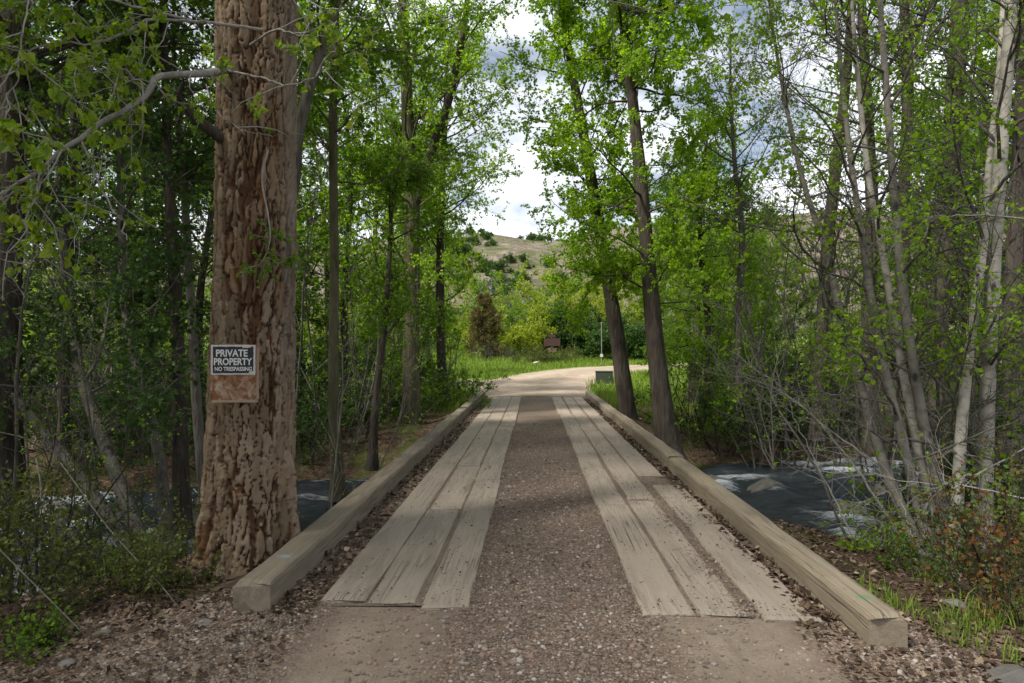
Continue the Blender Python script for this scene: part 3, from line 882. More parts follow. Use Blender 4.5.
# ------------------------------------------------------------------ the big cottonwood with the sign
def hero():
    rng = np.random.default_rng(3)
    ax0 = np.array([-2.24, 5.36, -.35])
    e = empty('cottonwood_tree', ax0); tag(e, 'huge old cottonwood trunk with furrowed orange brown bark beside the left kerb', 'tree')
    z = np.concatenate([np.arange(-.35, 4.7, .0105), np.linspace(4.72, 12.5, 70)]); k = 240
    th = np.arange(k) / k * 2 * math.pi
    Z, T = np.meshgrid(z, th, indexing='ij')
    r0 = np.interp(z, [-.35, 0, .4, 1.2, 2.6, 4.3, 8, 12.5], [.335, .305, .288, .277, .27, .276, .22, .06])[:, None]
    cx_ = np.interp(z, [-.35, 1, 2.5, 4.3, 12.5], [-2.24, -2.235, -2.20, -2.215, -2.1]); cy_ = np.interp(z, [0, 4.3, 12.5], [5.36, 5.40, 5.9])
    # direction seen from the camera
    va = math.atan2(-5.36, 2.24)
    rel = (T - va + math.pi) % (2 * math.pi) - math.pi        # 0 faces the camera; positive turns to the photograph's right
    Q = rel + math.pi
    W = 38
    u0 = Q / (2 * math.pi) * W
    w1 = fbm(u0 * .45, Z * 2.0, 93, 4); w2 = fbm(u0 * 1.5, Z * 9, 94, 4); w3 = fbm(u0 * 4, Z * 24, 95, 3)
    u = u0 + 1.5 * w1 + .75 * w2 + .30 * w3
    v = Z * 3.9 + 1.3 * fbm(u0 * .5, Z * 1.5, 96, 3) + .9 * w2 + .35 * w3 + .9 * vnoise(u0 * .9, Z * .2, 97)
    f1, f2, cid = worley(u, v, 12)
    g1 = f2 - f1
    f1b, f2b, cid2 = worley(u * 1.9 + 3, v * 2.3, 15)
    wd = vnoise(u0 * .35, Z * 1.3, 31)
    deep = sst(.0, .05 + .22 * wd, g1)
    long_ = sst(.004, .05, np.abs(fbm(u0 * .4 + w1 + .5 * w2, Z * .9, 101, 3)))
    thin = sst(.0, .10, f2b - f1b)
    furrow = np.minimum(deep, long_) * (.72 + .28 * thin)
    flake = cid2
    scar = np.exp(-((rel + .06 - .10 * np.sin(Z * 1.5)) / .17) ** 2) * sst(1.75, 2.2, Z) * (1 - sst(4.3, 5.2, Z)) * (.75 + .9 * fbm(T * 3, Z * 2.2, 99, 3))
    scar = np.clip(scar, 0, 1)
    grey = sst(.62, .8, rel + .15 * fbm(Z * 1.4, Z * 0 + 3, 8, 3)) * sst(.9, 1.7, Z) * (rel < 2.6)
    slab = np.exp(-((rel + 1.25) / .28) ** 2) * np.exp(-np.clip(Z, 0, 9) / .55)
    slab2 = np.exp(-((rel - .95) / .22) ** 2) * (1 - sst(.55, .95, Z))
    fl = .08 * np.exp(-np.clip(Z + .1, 0, 9) / .28) * (.35 + .5 * vnoise(np.cos(T) * 2.5 + 9, np.sin(T) * 2.5 + 9, 6))
    disp = .036 * deep * (1 - .4 * grey) + .026 * long_ + .007 * thin + .012 * (cid - .5) + .007 * (cid2 - .5) + .020 * fbm(u0 * 2.4, Z * 13, 58, 5) - .06 * scar + .018 * fbm(T * 12, Z * 7, 55, 4) + .03 * fbm(np.cos(T) * 1.5, np.sin(T) * 1.5 + Z * .9, 57, 3)
    disp = disp * np.clip(1.15 - Z / 14, .3, 1) + fl + .07 * slab * (.8 + .4 * vnoise(T * 14, Z * .6, 3)) + .05 * slab2 * (.7 + .8 * vnoise(T * 22, Z * .5, 13))
    rr = r0 - .02 + disp
    V = np.stack([cx_[:, None] + rr * np.cos(T), cy_[:, None] + rr * np.sin(T), Z], -1)
    o = build('trunk', [(V, grid_faces(len(z), k, True), 0, None, True)], HERO, e, ax0)
    vattr(o, 'furrow', furrow.ravel()); vattr(o, 'plate', cid.ravel()); vattr(o, 'greyside', grey.ravel()); vattr(o, 'scar', np.clip(scar + .0 * slab, 0, 1).ravel())
    tp = np.stack([np.interp(z, z, cx_), cy_, z], -1)[::8]; tr = r0[::8, 0]
    c = dict(limbs=38, t0=.892, t1=.995, el=(0, 45), len=5.2, br=9, tw=7, lf=12, ls=.085, twl=.45, bare=.1, spread=.09, droop=-.05, prof=(.9, 1, .7))
    build('crown', crown(rng, tp, tr, c), [B_TWIG, BIGLEAF], e, ax0)
    # the pale limb that reaches over the upper left of the view, drawn from the photograph
    def limb(pp, w0, w1, nm='branch', nb=9, leafy=1.0, seed=1, tw=4, lf=5, ls=.052, tl=.3):
        rg = np.random.default_rng(seed)
        q = smooth_path([P(*p) for p in pp], 26); q = q + .012 * rg.normal(size=q.shape) * np.linspace(0, 1, 26)[:, None]
        r = np.linspace(w0, w1, 26) / 2
        parts = [tubes(q[None], r[None], 8)]
        p, d, pi, t = spawn(rg, q[None], nb, .18, 1.0, 25, 75)
        L = rg.uniform(.25, .75, nb) * tl / .3
        bp = paths(rg, p, d, L, 5, .28, -.03); br_ = np.linspace(.005, .002, 6)[None].repeat(nb, 0)
        parts.append(tubes(bp, br_, 5))
        p, d, pi, t = spawn(rg, bp, tw, .3, 1.0, 25, 70)
        twp = paths(rg, p, d, rg.uniform(.08, .22, len(p)), 3, .25, -.05)
        parts.append(tubes(twp, np.full((len(p), 4), .0017), 4))
        if lf:
            kp = rg.random(len(twp)) < leafy
            p, d, _, _ = spawn(rg, twp[kp], lf, .35, 1.0, 20, 80)
            d = d + np.array([0, 0, -.55]); nn = rnd_unit(rg, len(p)) + np.array([0, -.3, .5])
            parts.append(leaves(rg, p + rnd_unit(rg, len(p)) * .012, d, nn, ls * rg.uniform(.55, 1.2, len(p)), 1, True))
        return build(nm, parts, [B_TWIG, BIGLEAF], e, ax0)
    limb([(246, 66, 5.35), (205, 73, 4.8), (160, 77, 4.6), (140, 100, 4.45), (85, 135, 4.3), (35, 172, 4.15), (-30, 215, 4.0)], .060, .018, nb=18, seed=11, lf=6)
    limb([(80, 138, 4.3), (92, 165, 4.25), (104, 195, 4.2), (122, 224, 4.15), (126, 238, 4.1)], .017, .006, nb=4, leafy=.9, seed=12)
    limb([(225, 70, 5.05), (262, 78, 4.85), (285, 85, 4.8), (312, 78, 4.7), (330, 66, 4.6)], .020, .006, nb=6, seed=13)
    limb([(262, 30, 5.05), (230, 25, 4.85), (195, 22, 4.7), (150, 20, 4.6), (105, 42, 4.45), (60, 44, 4.3), (20, 60, 4.2), (-20, 110, 4.0)], .026, .010, nb=20, seed=14, lf=7)
    limb([(250, 45, 5.05), (275, 30, 4.9), (300, 33, 4.8), (340, 22, 4.7), (390, 12, 4.5)], .018, .005, nb=7, seed=15)
    limb([(190, 20, 4.7), (130, 5, 4.5), (70, -8, 4.3), (10, 5, 4.1), (-40, 30, 4.0)], .020, .008, nb=22, seed=16, lf=7)
    limb([(206, 84, 4.95), (216, 110, 4.9), (240, 128, 4.85), (262, 134, 4.85), (284, 137, 4.8)], .010, .004, nb=3, leafy=.2, seed=17)
    limb([(66, 65, 4.3), (72, 52, 4.25), (88, 72, 4.2), (120, 66, 4.2), (150, 90, 4.1)], .014, .004, nb=7, seed=18)
    limb([(40, 168, 4.15), (36, 195, 4.1), (26, 225, 4.05), (38, 250, 4.05), (14, 275, 4.0)], .012, .004, nb=5, leafy=.1, seed=19)
    limb([(62, 150, 4.2), (44, 180, 4.0), (10, 190, 3.8), (-20, 180, 3.7)], .012, .004, nb=9, seed=20, ls=.06)
    limb([(30, -10, 3.9), (22, 40, 3.75), (14, 85, 3.65), (4, 130, 3.6)], .010, .004, nb=11, seed=22, ls=.06)
    limb([(296, -8, 5.0), (330, 10, 4.8), (370, -2, 4.6), (420, 8, 4.5)], .014, .005, nb=8, seed=23)
    # stubby broken snag
    q = smooth_path([P(224, 140, 5.15), P(196, 118, 5.0), P(180, 98, 4.9), P(184, 82, 4.85)], 14)
    build('snag', [tubes(q[None], np.linspace(.05, .014, 14)[None], 8)], B_DARK, e, ax0)
    # leafy sprouts on the trunk
    rg = np.random.default_rng(61)
    for a, b in ((276, 238), (283, 262), (262, 266)):
        p0 = P(a, b, 5.05); n = 9
        bp = paths(rg, np.repeat(p0[None], n, 0), rnd_unit(rg, n) * np.array([1, .3, .6]) + np.array([.2, -.5, 0]), rg.uniform(.08, .24, n), 3, .2, -.05)
        p, d, _, _ = spawn(rg, bp, 12, .2, 1, 30, 80)
        build('sprout', [tubes(bp, np.full((n, 4), .002), 3), leaves(rg, p, d, rnd_unit(rg, len(p)) + np.array([0, -.5, .4]), rg.uniform(.02, .045, len(p)), 1)], [B_TWIG, G_MID], e, ax0)
    # dangling vine stem on the bark
    q = smooth_path([P(268, 150, 5.02), P(262, 180, 5.0), P(268, 215, 4.98), P(270, 240, 4.98), P(262, 262, 5.0), P(250, 268, 5.0)], 24)
    build('vine_stem', [tubes(q[None], np.linspace(.008, .004, 24)[None], 6)], B_TWIG, e, ax0)
    # wire round the trunk
    t = np.linspace(0, 2 * math.pi, 60); 
    zi = 1.6 - (506 - 350) / F * 5.0
    row = int(np.argmin(np.abs(z - zi)))
    rad = np.interp(t, np.append(th, 2 * math.pi), np.append(rr[row], rr[row][0])) * .25 + .75 * rr[row].max() * .985
    q = np.stack([cx_[row] + rad * np.cos(t), cy_[row] + rad * np.sin(t), zi + .008 * np.sin(t * 3)], -1)
    w = build('wire', [tubes(q[None], np.full((1, 60), .0022), 5)], plain('rusty_wire', (.05, .035, .028), .7, metal=.4))
    tag(w, 'thin rusty wire wrapped low around the big cottonwood trunk', 'wire')


hero()

# ------------------------------------------------------------------ sign
def text_mesh(body, width, height, loc, name, mat, parent):
    cu = bpy.data.curves.new(name, 'FONT'); cu.body = body; cu.size = 1; cu.extrude = 0.0; cu.offset = .03
    cu.align_x = 'LEFT'; cu.resolution_u = 3
    tmp = bpy.data.objects.new('tmp', cu); COL.objects.link(tmp)
    dg = bpy.context.evaluated_depsgraph_get(); me = bpy.data.meshes.new_from_object(tmp.evaluated_get(dg))
    bpy.data.objects.remove(tmp); bpy.data.curves.remove(cu)
    n = len(me.vertices); co = np.zeros(n * 3, np.float32); me.vertices.foreach_get('co', co); co = co.reshape(-1, 3)
    mn, mx = co.min(0), co.max(0)
    sx = width / (mx[0] - mn[0]); sy = height / (mx[1] - mn[1])
    q = np.stack([loc[0] + (co[:, 0] - (mn[0] + mx[0]) / 2) * sx, np.full(n, loc[1]), loc[2] + (co[:, 1] - (mn[1] + mx[1]) / 2) * sy], -1)
    me.vertices.foreach_set('co', q.astype(np.float32).ravel()); me.name = name; me.materials.clear(); me.materials.append(mat); me.update()
    o = bpy.data.objects.new(name, me); COL.objects.link(o); o.parent = parent; return o


def panel(x0, x1, z0, z1, y, th, seed, wob=.004, n=14):
    """thin plate in XZ with slightly ragged edges"""
    rg = np.random.default_rng(seed)
    t = np.linspace(0, 1, n)[:-1]
    e = [(x0 + (x1 - x0) * a, z0) for a in t] + [(x1, z0 + (z1 - z0) * a) for a in t] + [(x1 - (x1 - x0) * a, z1) for a in t] + [(x0, z1 - (z1 - z0) * a) for a in t]
    e = np.array(e) + rg.normal(size=(len(e), 2)) * wob
    m = len(e); A = np.stack([e[:, 0], np.full(m, y), e[:, 1]], -1); B = A + np.array([0, th, 0])
    i = np.arange(m)
    return [(A, i[None], 0, None, False), (B, i[::-1][None], 0, None, False), (np.vstack([A, B]), np.stack([i, m + i, m + (i + 1) % m, (i + 1) % m], -1), 0, None, False)]


def rust_mat():
    n = NT('rusted_tin'); v = n.coord('Object')
    a = n.noise(v, 16, 5, .65, .8)
    col = n.ramp(a, [(.3, (.09, .04, .02)), (.45, (.20, .095, .045)), (.56, (.28, .2, .14)), (.66, (.36, .3, .24))])
    return n.done(n.pbsdf(col, .8, n.bump(a, .004, .6), spec=.2))


def sign():
    c = P(233.5, 360, 4.90)
    e = empty('private_property_sign', c, R(7)); tag(e, 'black and white private property sign nailed over rusty tin on the big trunk', 'sign')
    k = 4.9 / F
    whitep = plain('white_sign_border', (.56, .54, .50), .7, wear=(.35, .32, .27), sc=40)
    blackp = plain('black_sign_face', (.012, .016, .024), .5, wear=(.035, .04, .05), sc=30)
    letter = plain('white_lettering', (.62, .61, .58), .7, wear=(.40, .38, .35), sc=90)
    nailm = plain('nail_steel', (.2, .18, .16), .5, metal=.8)
    build('rusty_backing', panel(-22.5 * k, 24.5 * k, -42 * k, 16 * k, .0035, .004, 5, .0015), rust_mat(), e)
    build('bottom_strip', panel(-21 * k, 24.5 * k, -43 * k, -40.5 * k, -.006, .008, 8, .0008), plain('tan_strip', (.30, .22, .15), .8), e)
    build('side_strip', panel(22.8 * k, 25.2 * k, -40 * k, 12 * k, -.006, .008, 9, .0008), plain('tan_side_strip', (.28, .20, .14), .8), e)
    build('border', panel(-22 * k, 21.5 * k, -15 * k, 15.2 * k, -.001, .0035, 6, .0012), whitep, e)
    build('face', panel(-20 * k, 19.6 * k, -13.2 * k, 13.6 * k, -.0042, .0025, 7, .0010), blackp, e)
    # torn-off corner at lower right and bites at the top
    build('torn_corner', panel(15.6 * k, 20.2 * k, -14 * k, -11.6 * k, -.0062, .0016, 12, .0016), whitep, e)
    build('torn_edge', panel(9 * k, 17 * k, 12.4 * k, 14.6 * k, -.0062, .0016, 13, .0012), whitep, e)
    text_mesh('PRIVATE', 31 * k, 7.3 * k, (-1.4 * k, -.0064, 7.0 * k), 'lettering', letter, e)
    text_mesh('PROPERTY', 37.5 * k, 7.3 * k, (-.2 * k, -.0064, -1.6 * k), 'lettering', letter, e)
    text_mesh('NO TRESPASSING', 36.5 * k, 4.3 * k, (.2 * k, -.0064, -9.0 * k), 'lettering', letter, e)
    for a, b in ((-18, 13), (18, 12.5), (-18.5, -13), (13, -13)):
        v = IV * .0035 + np.array([a * k, -.007, b * k]); build('nail', [(v, IF, 0, None, True)], nailm, e)


sign()

# ------------------------------------------------------------------ traced trees
def spec(**k):
    d = dict(limbs=26, t0=.3, t1=.98, el=(5, 55), len=2.6, br=7, tw=6, lf=13, ls=.066, twl=.42, wig=.16, trop=.05, spread=.055)
    d.update(k); return d


# two cottonwoods right of the bridge
tp, tr = trace([(634, 452, 17, 27), (626, 400, 17, 24), (616, 330, 17, 21), (603, 250, 17, 18), (588, 160, 17, 15), (572, 70, 17, 12), (560, -10, 17, 9)], 40, 4)
tree('cottonwood_tree', 'dark left-leaning cottonwood trunk, nearer the road, behind the right kerb', 'tree', tp, tr, spec(limbs=52, t0=.33, len=2.2, lf=26, ls=.066, br=8, tw=6, el=(-10, 55), prof=(.8, 1, .7)), B_DARK, G_BRIGHT, 21, k=16)
tp, tr = trace([(672, 470, 14.6, 38), (664, 420, 14.6, 30), (656, 350, 14.6, 26), (648, 260, 14.6, 20), (638, 150, 14.6, 17), (628, 60, 14.6, 14), (620, -10, 14.6, 12)], 40, 5)
tree('cottonwood_tree', 'thick upright cottonwood trunk on the creek bank by the right kerb', 'tree', tp, tr, spec(limbs=62, t0=.30, len=2.3, lf=26, ls=.066, br=8, el=(-15, 55), prof=(.75, 1, .8)), B_DARK, G_BRIGHT, 22, k=16)
# leafy trees just behind them, to their right
for i, (px, Y, w, s, lb) in enumerate([(706, 19, 13, 31, 'slim bright green tree right of the thick cottonwood'), (694, 24, 14, 32, 'leafy green tree behind the thick cottonwood trunk'), (752, 23, 14, 33, 'bright green tree with a pale trunk left of the sky gap')]):
    b = P(px, 350, Y); b[2] = ground_z(b[0], b[1]) - .05
    hgt = (8.6, 8.6, 6.6)[i]
    pts = np.array([b, b + (.1, 0, hgt * .33), b + (-.15, .1, hgt * .66), b + (.1, 0, hgt)])
    tp = smooth_path(pts, 24); tr = np.linspace(w * Y / F / 2, .02, 24)
    tree('leafy_tree', lb, 'tree', tp, tr, spec(limbs=46, t0=.14, len=(1.8, 1.9, 1.6)[i], lf=16, el=(-10, 50)), (B_DARK, B_DARK, B_ASPEN)[i], G_BRIGHT if i != 1 else G_MID, s)

# left of the bridge
LT = [
    ([(416, 455, 16, 30), (411, 400, 16, 25), (412, 300, 16, 23), (412, 200, 16, 21), (408, 120, 16, 18), (404, 30, 16, 14)], 4, 'mossy trunk left of the bridge with a forked top', B_MOSS, G_BRIGHT, 34, dict(limbs=46, t0=.30, len=2.6)),
    ([(412, 215, 16, 15), (428, 160, 16, 14), (446, 110, 16, 12), (462, 40, 16, 10)], 3, None, B_DARK, G_MID, 35, dict(limbs=16, t0=.2, len=1.8)),
    ([(447, 425, 20, 16), (441, 350, 20, 13), (440, 270, 20, 12), (442, 190, 20, 9), (446, 100, 20, 7)], 2, 'slim tree nearest the meadow on the left side', B_DARK, G_BRIGHT, 36, dict(limbs=44, t0=.25, len=2.3)),
    ([(338, 500, 11.5, 18), (334, 400, 11.5, 15), (334, 260, 11.5, 13), (333, 120, 11.5, 12), (335, 20, 11.5, 12)], 4, 'green mossy trunk right of the big cottonwood', B_MOSS, G_MID, 37, dict(limbs=30, t0=.42, len=1.9, bare=.3)),
    ([(286, 520, 8.2, 22), (286, 420, 8.2, 18), (287, 260, 8.2, 18), (294, 160, 8.2, 17), (306, 100, 8.2, 15), (324, 45, 8.2, 15), (338, -10, 8.2, 13)], 4, 'grey leaning trunk half hidden behind the big cottonwood', B_GREY, G_MID, 38, dict(limbs=22, t0=.55, len=2.0, bare=.2, ls=.06)),
    ([(372, 470, 13, 13), (376, 400, 13, 10), (384, 330, 13, 9), (390, 250, 13, 7)], 2, 'thin dark sapling between the mossy trunks', B_DARK, G_MID, 39, dict(limbs=20, t0=.3, len=1.4)),
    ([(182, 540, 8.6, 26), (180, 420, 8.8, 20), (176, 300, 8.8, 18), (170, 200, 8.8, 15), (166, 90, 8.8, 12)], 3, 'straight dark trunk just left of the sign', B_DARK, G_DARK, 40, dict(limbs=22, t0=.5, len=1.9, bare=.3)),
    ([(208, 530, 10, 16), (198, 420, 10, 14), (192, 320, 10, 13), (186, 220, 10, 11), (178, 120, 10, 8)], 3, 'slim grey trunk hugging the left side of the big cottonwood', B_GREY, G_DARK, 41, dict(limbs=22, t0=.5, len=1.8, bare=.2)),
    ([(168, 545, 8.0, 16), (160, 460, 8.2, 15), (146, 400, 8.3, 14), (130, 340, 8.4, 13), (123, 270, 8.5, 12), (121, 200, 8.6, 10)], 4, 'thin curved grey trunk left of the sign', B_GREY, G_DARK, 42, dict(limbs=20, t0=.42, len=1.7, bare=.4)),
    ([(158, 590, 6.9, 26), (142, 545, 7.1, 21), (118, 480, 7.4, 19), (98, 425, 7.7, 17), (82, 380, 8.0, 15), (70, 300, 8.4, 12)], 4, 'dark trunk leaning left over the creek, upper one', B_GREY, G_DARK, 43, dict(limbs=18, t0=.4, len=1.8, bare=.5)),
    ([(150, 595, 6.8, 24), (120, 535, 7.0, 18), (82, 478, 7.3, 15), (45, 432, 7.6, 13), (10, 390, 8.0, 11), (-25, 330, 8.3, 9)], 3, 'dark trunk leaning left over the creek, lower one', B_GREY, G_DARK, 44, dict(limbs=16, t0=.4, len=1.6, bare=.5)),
    ([(8, 520, 8.0, 50), (6, 420, 8.0, 42), (8, 250, 8.0, 38), (14, 100, 8.0, 36), (16, 0, 8.0, 33)], 5, 'massive dark trunk at the left edge of the photo', B_DARK, G_MID, 45, dict(limbs=40, t0=.5, len=3.6, bare=.15)),
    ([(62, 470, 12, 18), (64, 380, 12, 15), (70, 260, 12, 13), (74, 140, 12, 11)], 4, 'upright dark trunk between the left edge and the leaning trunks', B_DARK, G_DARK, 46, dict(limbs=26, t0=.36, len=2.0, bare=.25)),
]
fork_parent = None
for pp_, top, lb, bk, lf_, s, kw in LT:
    tp, tr = trace(pp_, 34, top)
    if lb is None:      # second leader of the forked tree
        rg = np.random.default_rng(s)
        lim = build('leader', [trunk_mesh(rg, tp, tr, 10, .1, 0)], bk, fork_parent, np.array(fork_parent.location))
        build('crown', crown(rg, tp, tr, spec(**kw)), [bk, lf_], lim, np.array(fork_parent.location))
        continue
    fork_parent = tree('creekside_tree', lb, 'tree', tp, tr, spec(**kw), bk, lf_, s, k=14)

# aspens on the right
AT = [
    ([(938, 605, 6.2, 26), (915, 540, 6.4, 19), (886, 470, 6.6, 16), (862, 390, 6.8, 14), (842, 320, 7.0, 13), (826, 250, 7.2, 11), (800, 170, 7.4, 8)], 3, 'grey aspen stem leaning furthest left from the clump', B_ASPEN, 51, .10),
    ([(945, 605, 6.3, 24), (925, 530, 6.4, 17), (905, 450, 6.5, 15), (885, 370, 6.6, 13), (870, 290, 6.7, 12), (858, 210, 6.8, 10), (846, 120, 7, 8)], 3, 'second grey aspen stem from the left in the clump', B_ASPEN, 52, .10),
    ([(952, 605, 6.5, 22), (935, 530, 6.6, 16), (916, 440, 6.7, 14), (897, 340, 6.8, 13), (883, 255, 6.9, 11), (872, 200, 7.0, 10), (860, 100, 7.1, 8)], 3, 'slender pale aspen stem in the middle of the clump', B_WHITE, 53, .08),
    ([(960, 600, 6.6, 24), (945, 520, 6.6, 18), (925, 430, 6.6, 17), (908, 330, 6.6, 15), (896, 220, 6.6, 13), (888, 110, 6.6, 11), (880, 0, 6.6, 9)], 3, 'straight grey aspen stem at the right of the clump', B_ASPEN, 54, .08),
    ([(984, 590, 6.7, 34), (984, 500, 6.7, 26), (987, 400, 6.7, 23), (992, 290, 6.7, 21), (999, 180, 6.7, 20), (1006, 80, 6.7, 19), (1012, -10, 6.7, 17)], 4, 'thick white aspen trunk near the right edge', B_WHITE, 55, .10),
    ([(950, 600, 6.3, 26), (956, 520, 6.4, 19), (962, 420, 6.5, 17), (972, 330, 6.6, 15), (984, 240, 6.7, 13), (990, 160, 6.8, 12), (1000, 60, 6.9, 9)], 3, 'thinner white aspen trunk crossing the thick white one', B_WHITE, 56, .08),
]
WF = .60
for pp_, top, lb, bk, s, tw_ in AT:
    tp, tr = trace(pp_, 40, top)
    tree('aspen_tree', lb, 'tree', tp, tr, spec(limbs=24, t0=.22, len=1.5, el=(5, 50), lf=7, ls=.048, br=7, tw=5, bare=.58, bias=.8, twl=.3, wig=.2, trop=.03, spread=.04), bk, G_BRIGHT, s, k=14, rough=.06, twigmat=B_GREY)
# dark trunks behind the aspens
DT = [
    ([(818, 440, 15, 20), (822, 330, 15, 17), (828, 240, 15, 16), (838, 150, 15, 15), (848, 60, 15, 12), (852, -10, 15, 10)], 'dark trunk seen against the sky left of the aspens', 61),
    ([(872, 450, 14, 22), (868, 330, 14, 18), (872, 220, 14, 17), (868, 120, 14, 15), (862, 10, 14, 12)], 'dark trunk behind the middle aspen stems', 62),
    ([(905, 460, 13, 20), (903, 330, 13, 17), (904, 200, 13, 16), (908, 100, 13, 15), (904, 0, 13, 12)], 'dark trunk behind the straight grey aspen', 63),
    ([(940, 480, 11.5, 30), (938, 350, 11.5, 25), (946, 230, 11.5, 25), (954, 110, 11.5, 24), (960, 0, 11.5, 22)], 'thick dark trunk left of the white aspens', 64),
    ([(1018, 480, 11, 28), (1012, 350, 11, 24), (1018, 200, 11, 22), (1026, 60, 11, 20)], 'dark trunk behind the thick white aspen at the right edge', 65),
    ([(742, 430, 17, 12), (738, 330, 17, 10), (742, 240, 17, 9), (736, 180, 17, 7)], 'thin grey trunk between the cottonwoods and the aspens', 66),
]
WF = .70
for pp_, lb, s in DT:
    tp, tr = trace(pp_, 32, 4)
    tree('woodland_tree', lb, 'tree', tp, tr, spec(limbs=28, t0=.36, len=2.0, lf=10, bare=.25, ls=.062, clump=.46), B_DARK if s != 66 else B_GREY, G_BRIGHT if s in (61, 62) else G_MID, s)


# ------------------------------------------------------------------ shrubs
def shrub(name, label, cat, loc, h, n, leaf, bark, seed, group=None, el=(40, 85), br=7, tw=4, lf=10, ls=.035, twl=.2, wig=.18, spreadr=.15, narrow=1.0, bare=0, thick=.008, trop=.02, spread=.04):
    rg = np.random.default_rng(seed)
    loc = np.array([loc[0], loc[1], ground_z(loc[0], loc[1]) - .03 if len(loc) < 3 else loc[2]], float)
    e = empty(name, loc); tag(e, label, cat, group)
    a = rg.uniform(0, 6.283, n); d = spreadr * np.sqrt(rg.random(n)); p0 = loc + np.stack([d * np.cos(a), d * np.sin(a), 0 * a], -1)
    el_ = np.radians(rg.uniform(el[0], el[1], n)); d0 = np.stack([np.cos(a) * np.cos(el_), np.sin(a) * np.cos(el_), np.sin(el_)], -1)
    L = h * rg.uniform(.6, 1.15, n); sp = paths(rg, p0, d0, L, 7, wig, trop)
    r = np.maximum(.004, L * thick)[:, None] * np.linspace(1, .25, 8)[None]
    stems = [tubes(sp, r, 5)]
    p, d, pi, t = spawn(rg, sp, br, .15, 1, 20, 60); bl = L[pi] * rg.uniform(.15, .4, len(pi))
    bp = paths(rg, p, d, bl, 4, wig, trop); stems.append(tubes(bp, np.maximum(.0025, r[pi, 4] * .4)[:, None] * np.linspace(1, .4, 5)[None], 4))
    p, d, pi, t = spawn(rg, bp, tw, .15, 1, 25, 65)
    tp_ = paths(rg, p, d, twl * rg.uniform(.5, 1.3, len(pi)), 3, .2, 0); tws = tubes(tp_, np.full((len(pi), 4), .0018), 3)
    build('stems', stems + [tws], bark, e, loc).name = 'stem_cluster'
    if lf:
        kp = rg.random(len(tp_)) >= bare
        p, d, _, _ = spawn(rg, tp_[kp], lf, .05, 1, 20, 85)
        p = p + rnd_unit(rg, len(p)) * rg.uniform(0, spread, len(p))[:, None]
        build('foliage', [leaves(rg, p, d + np.array([0, 0, -.1]), rnd_unit(rg, len(p)) + np.array([0, 0, .6]), ls * rg.uniform(.6, 1.25, len(p)), 0, False, narrow)], leaf, e, loc)
    return e


def at(px, Y): v = P(px, 350, Y); return (v[0], v[1])


# left foreground
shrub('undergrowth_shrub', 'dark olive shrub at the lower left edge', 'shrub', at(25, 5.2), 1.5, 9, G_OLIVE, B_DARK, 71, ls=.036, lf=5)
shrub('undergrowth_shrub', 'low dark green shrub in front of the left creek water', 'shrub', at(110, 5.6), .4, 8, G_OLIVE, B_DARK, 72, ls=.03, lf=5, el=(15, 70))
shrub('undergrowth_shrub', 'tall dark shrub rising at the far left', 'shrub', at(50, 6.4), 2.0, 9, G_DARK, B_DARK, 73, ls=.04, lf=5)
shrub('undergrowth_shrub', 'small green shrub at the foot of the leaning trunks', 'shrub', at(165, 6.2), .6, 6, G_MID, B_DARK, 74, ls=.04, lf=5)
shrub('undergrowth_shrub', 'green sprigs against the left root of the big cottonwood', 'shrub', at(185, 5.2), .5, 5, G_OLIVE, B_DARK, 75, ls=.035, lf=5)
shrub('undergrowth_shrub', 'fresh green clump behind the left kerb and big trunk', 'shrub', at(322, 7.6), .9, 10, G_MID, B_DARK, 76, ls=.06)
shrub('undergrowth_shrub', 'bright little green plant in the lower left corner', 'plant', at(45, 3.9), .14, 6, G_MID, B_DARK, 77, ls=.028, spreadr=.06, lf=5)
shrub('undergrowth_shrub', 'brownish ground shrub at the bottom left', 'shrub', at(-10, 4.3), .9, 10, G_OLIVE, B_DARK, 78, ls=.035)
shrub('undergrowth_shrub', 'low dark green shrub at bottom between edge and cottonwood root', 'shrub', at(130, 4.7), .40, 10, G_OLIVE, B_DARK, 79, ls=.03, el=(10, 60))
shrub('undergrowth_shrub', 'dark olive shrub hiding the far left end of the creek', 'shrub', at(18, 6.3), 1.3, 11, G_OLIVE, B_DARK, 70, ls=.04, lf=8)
for px_, Y_, h_, l_, m_ in ((968, 7.5, 1.1, 'dark leafy shrub behind the white aspen feet', G_DARK), (1015, 7.2, 1.4, 'dark leafy shrub right of the white aspens', G_DARK), (940, 8.0, .9, 'low green shrub at the water behind the aspen clump', G_MID), (1050, 6.4, 1.5, 'dense dark shrub at the right edge of the view', G_DARK)):
    shrub('bank_shrub', l_, 'shrub', at(px_, Y_), h_, 10, m_, B_DARK, int(px_), ls=.045, lf=8, spreadr=.3)
# right foreground
shrub('red_leaf_shrub', 'russet leaved shrub at the right edge, the taller one', 'shrub', at(1003, 4.8), 1.1, 9, G_RED, B_DARK, 81, ls=.036, lf=7, wig=.12, bare=.15)
shrub('red_leaf_shrub', 'russet and green low shrub in front of the white aspens', 'shrub', at(985, 5.4), .7, 7, G_RED, B_DARK, 82, ls=.033, lf=3, bare=.3)
shrub('red_leaf_shrub', 'thin reddish shrub leaning in at the lower right corner', 'shrub', at(1022, 4.4), .75, 7, G_RED, B_DARK, 83, ls=.033, lf=6, bare=.2)
shrub('green_sprig', 'bright green leafy sprig over the creek left of the aspens', 'shrub', at(868, 6.9), .55, 5, G_BRIGHT, B_DARK, 84, ls=.05, lf=3, br=4, tw=3, bare=.3)
shrub('green_sprig', 'bright green sprig behind the right kerb near the clump', 'shrub', at(878, 6.2), .36, 5, G_BRIGHT, B_DARK, 85, ls=.045, lf=4, br=4, tw=3)
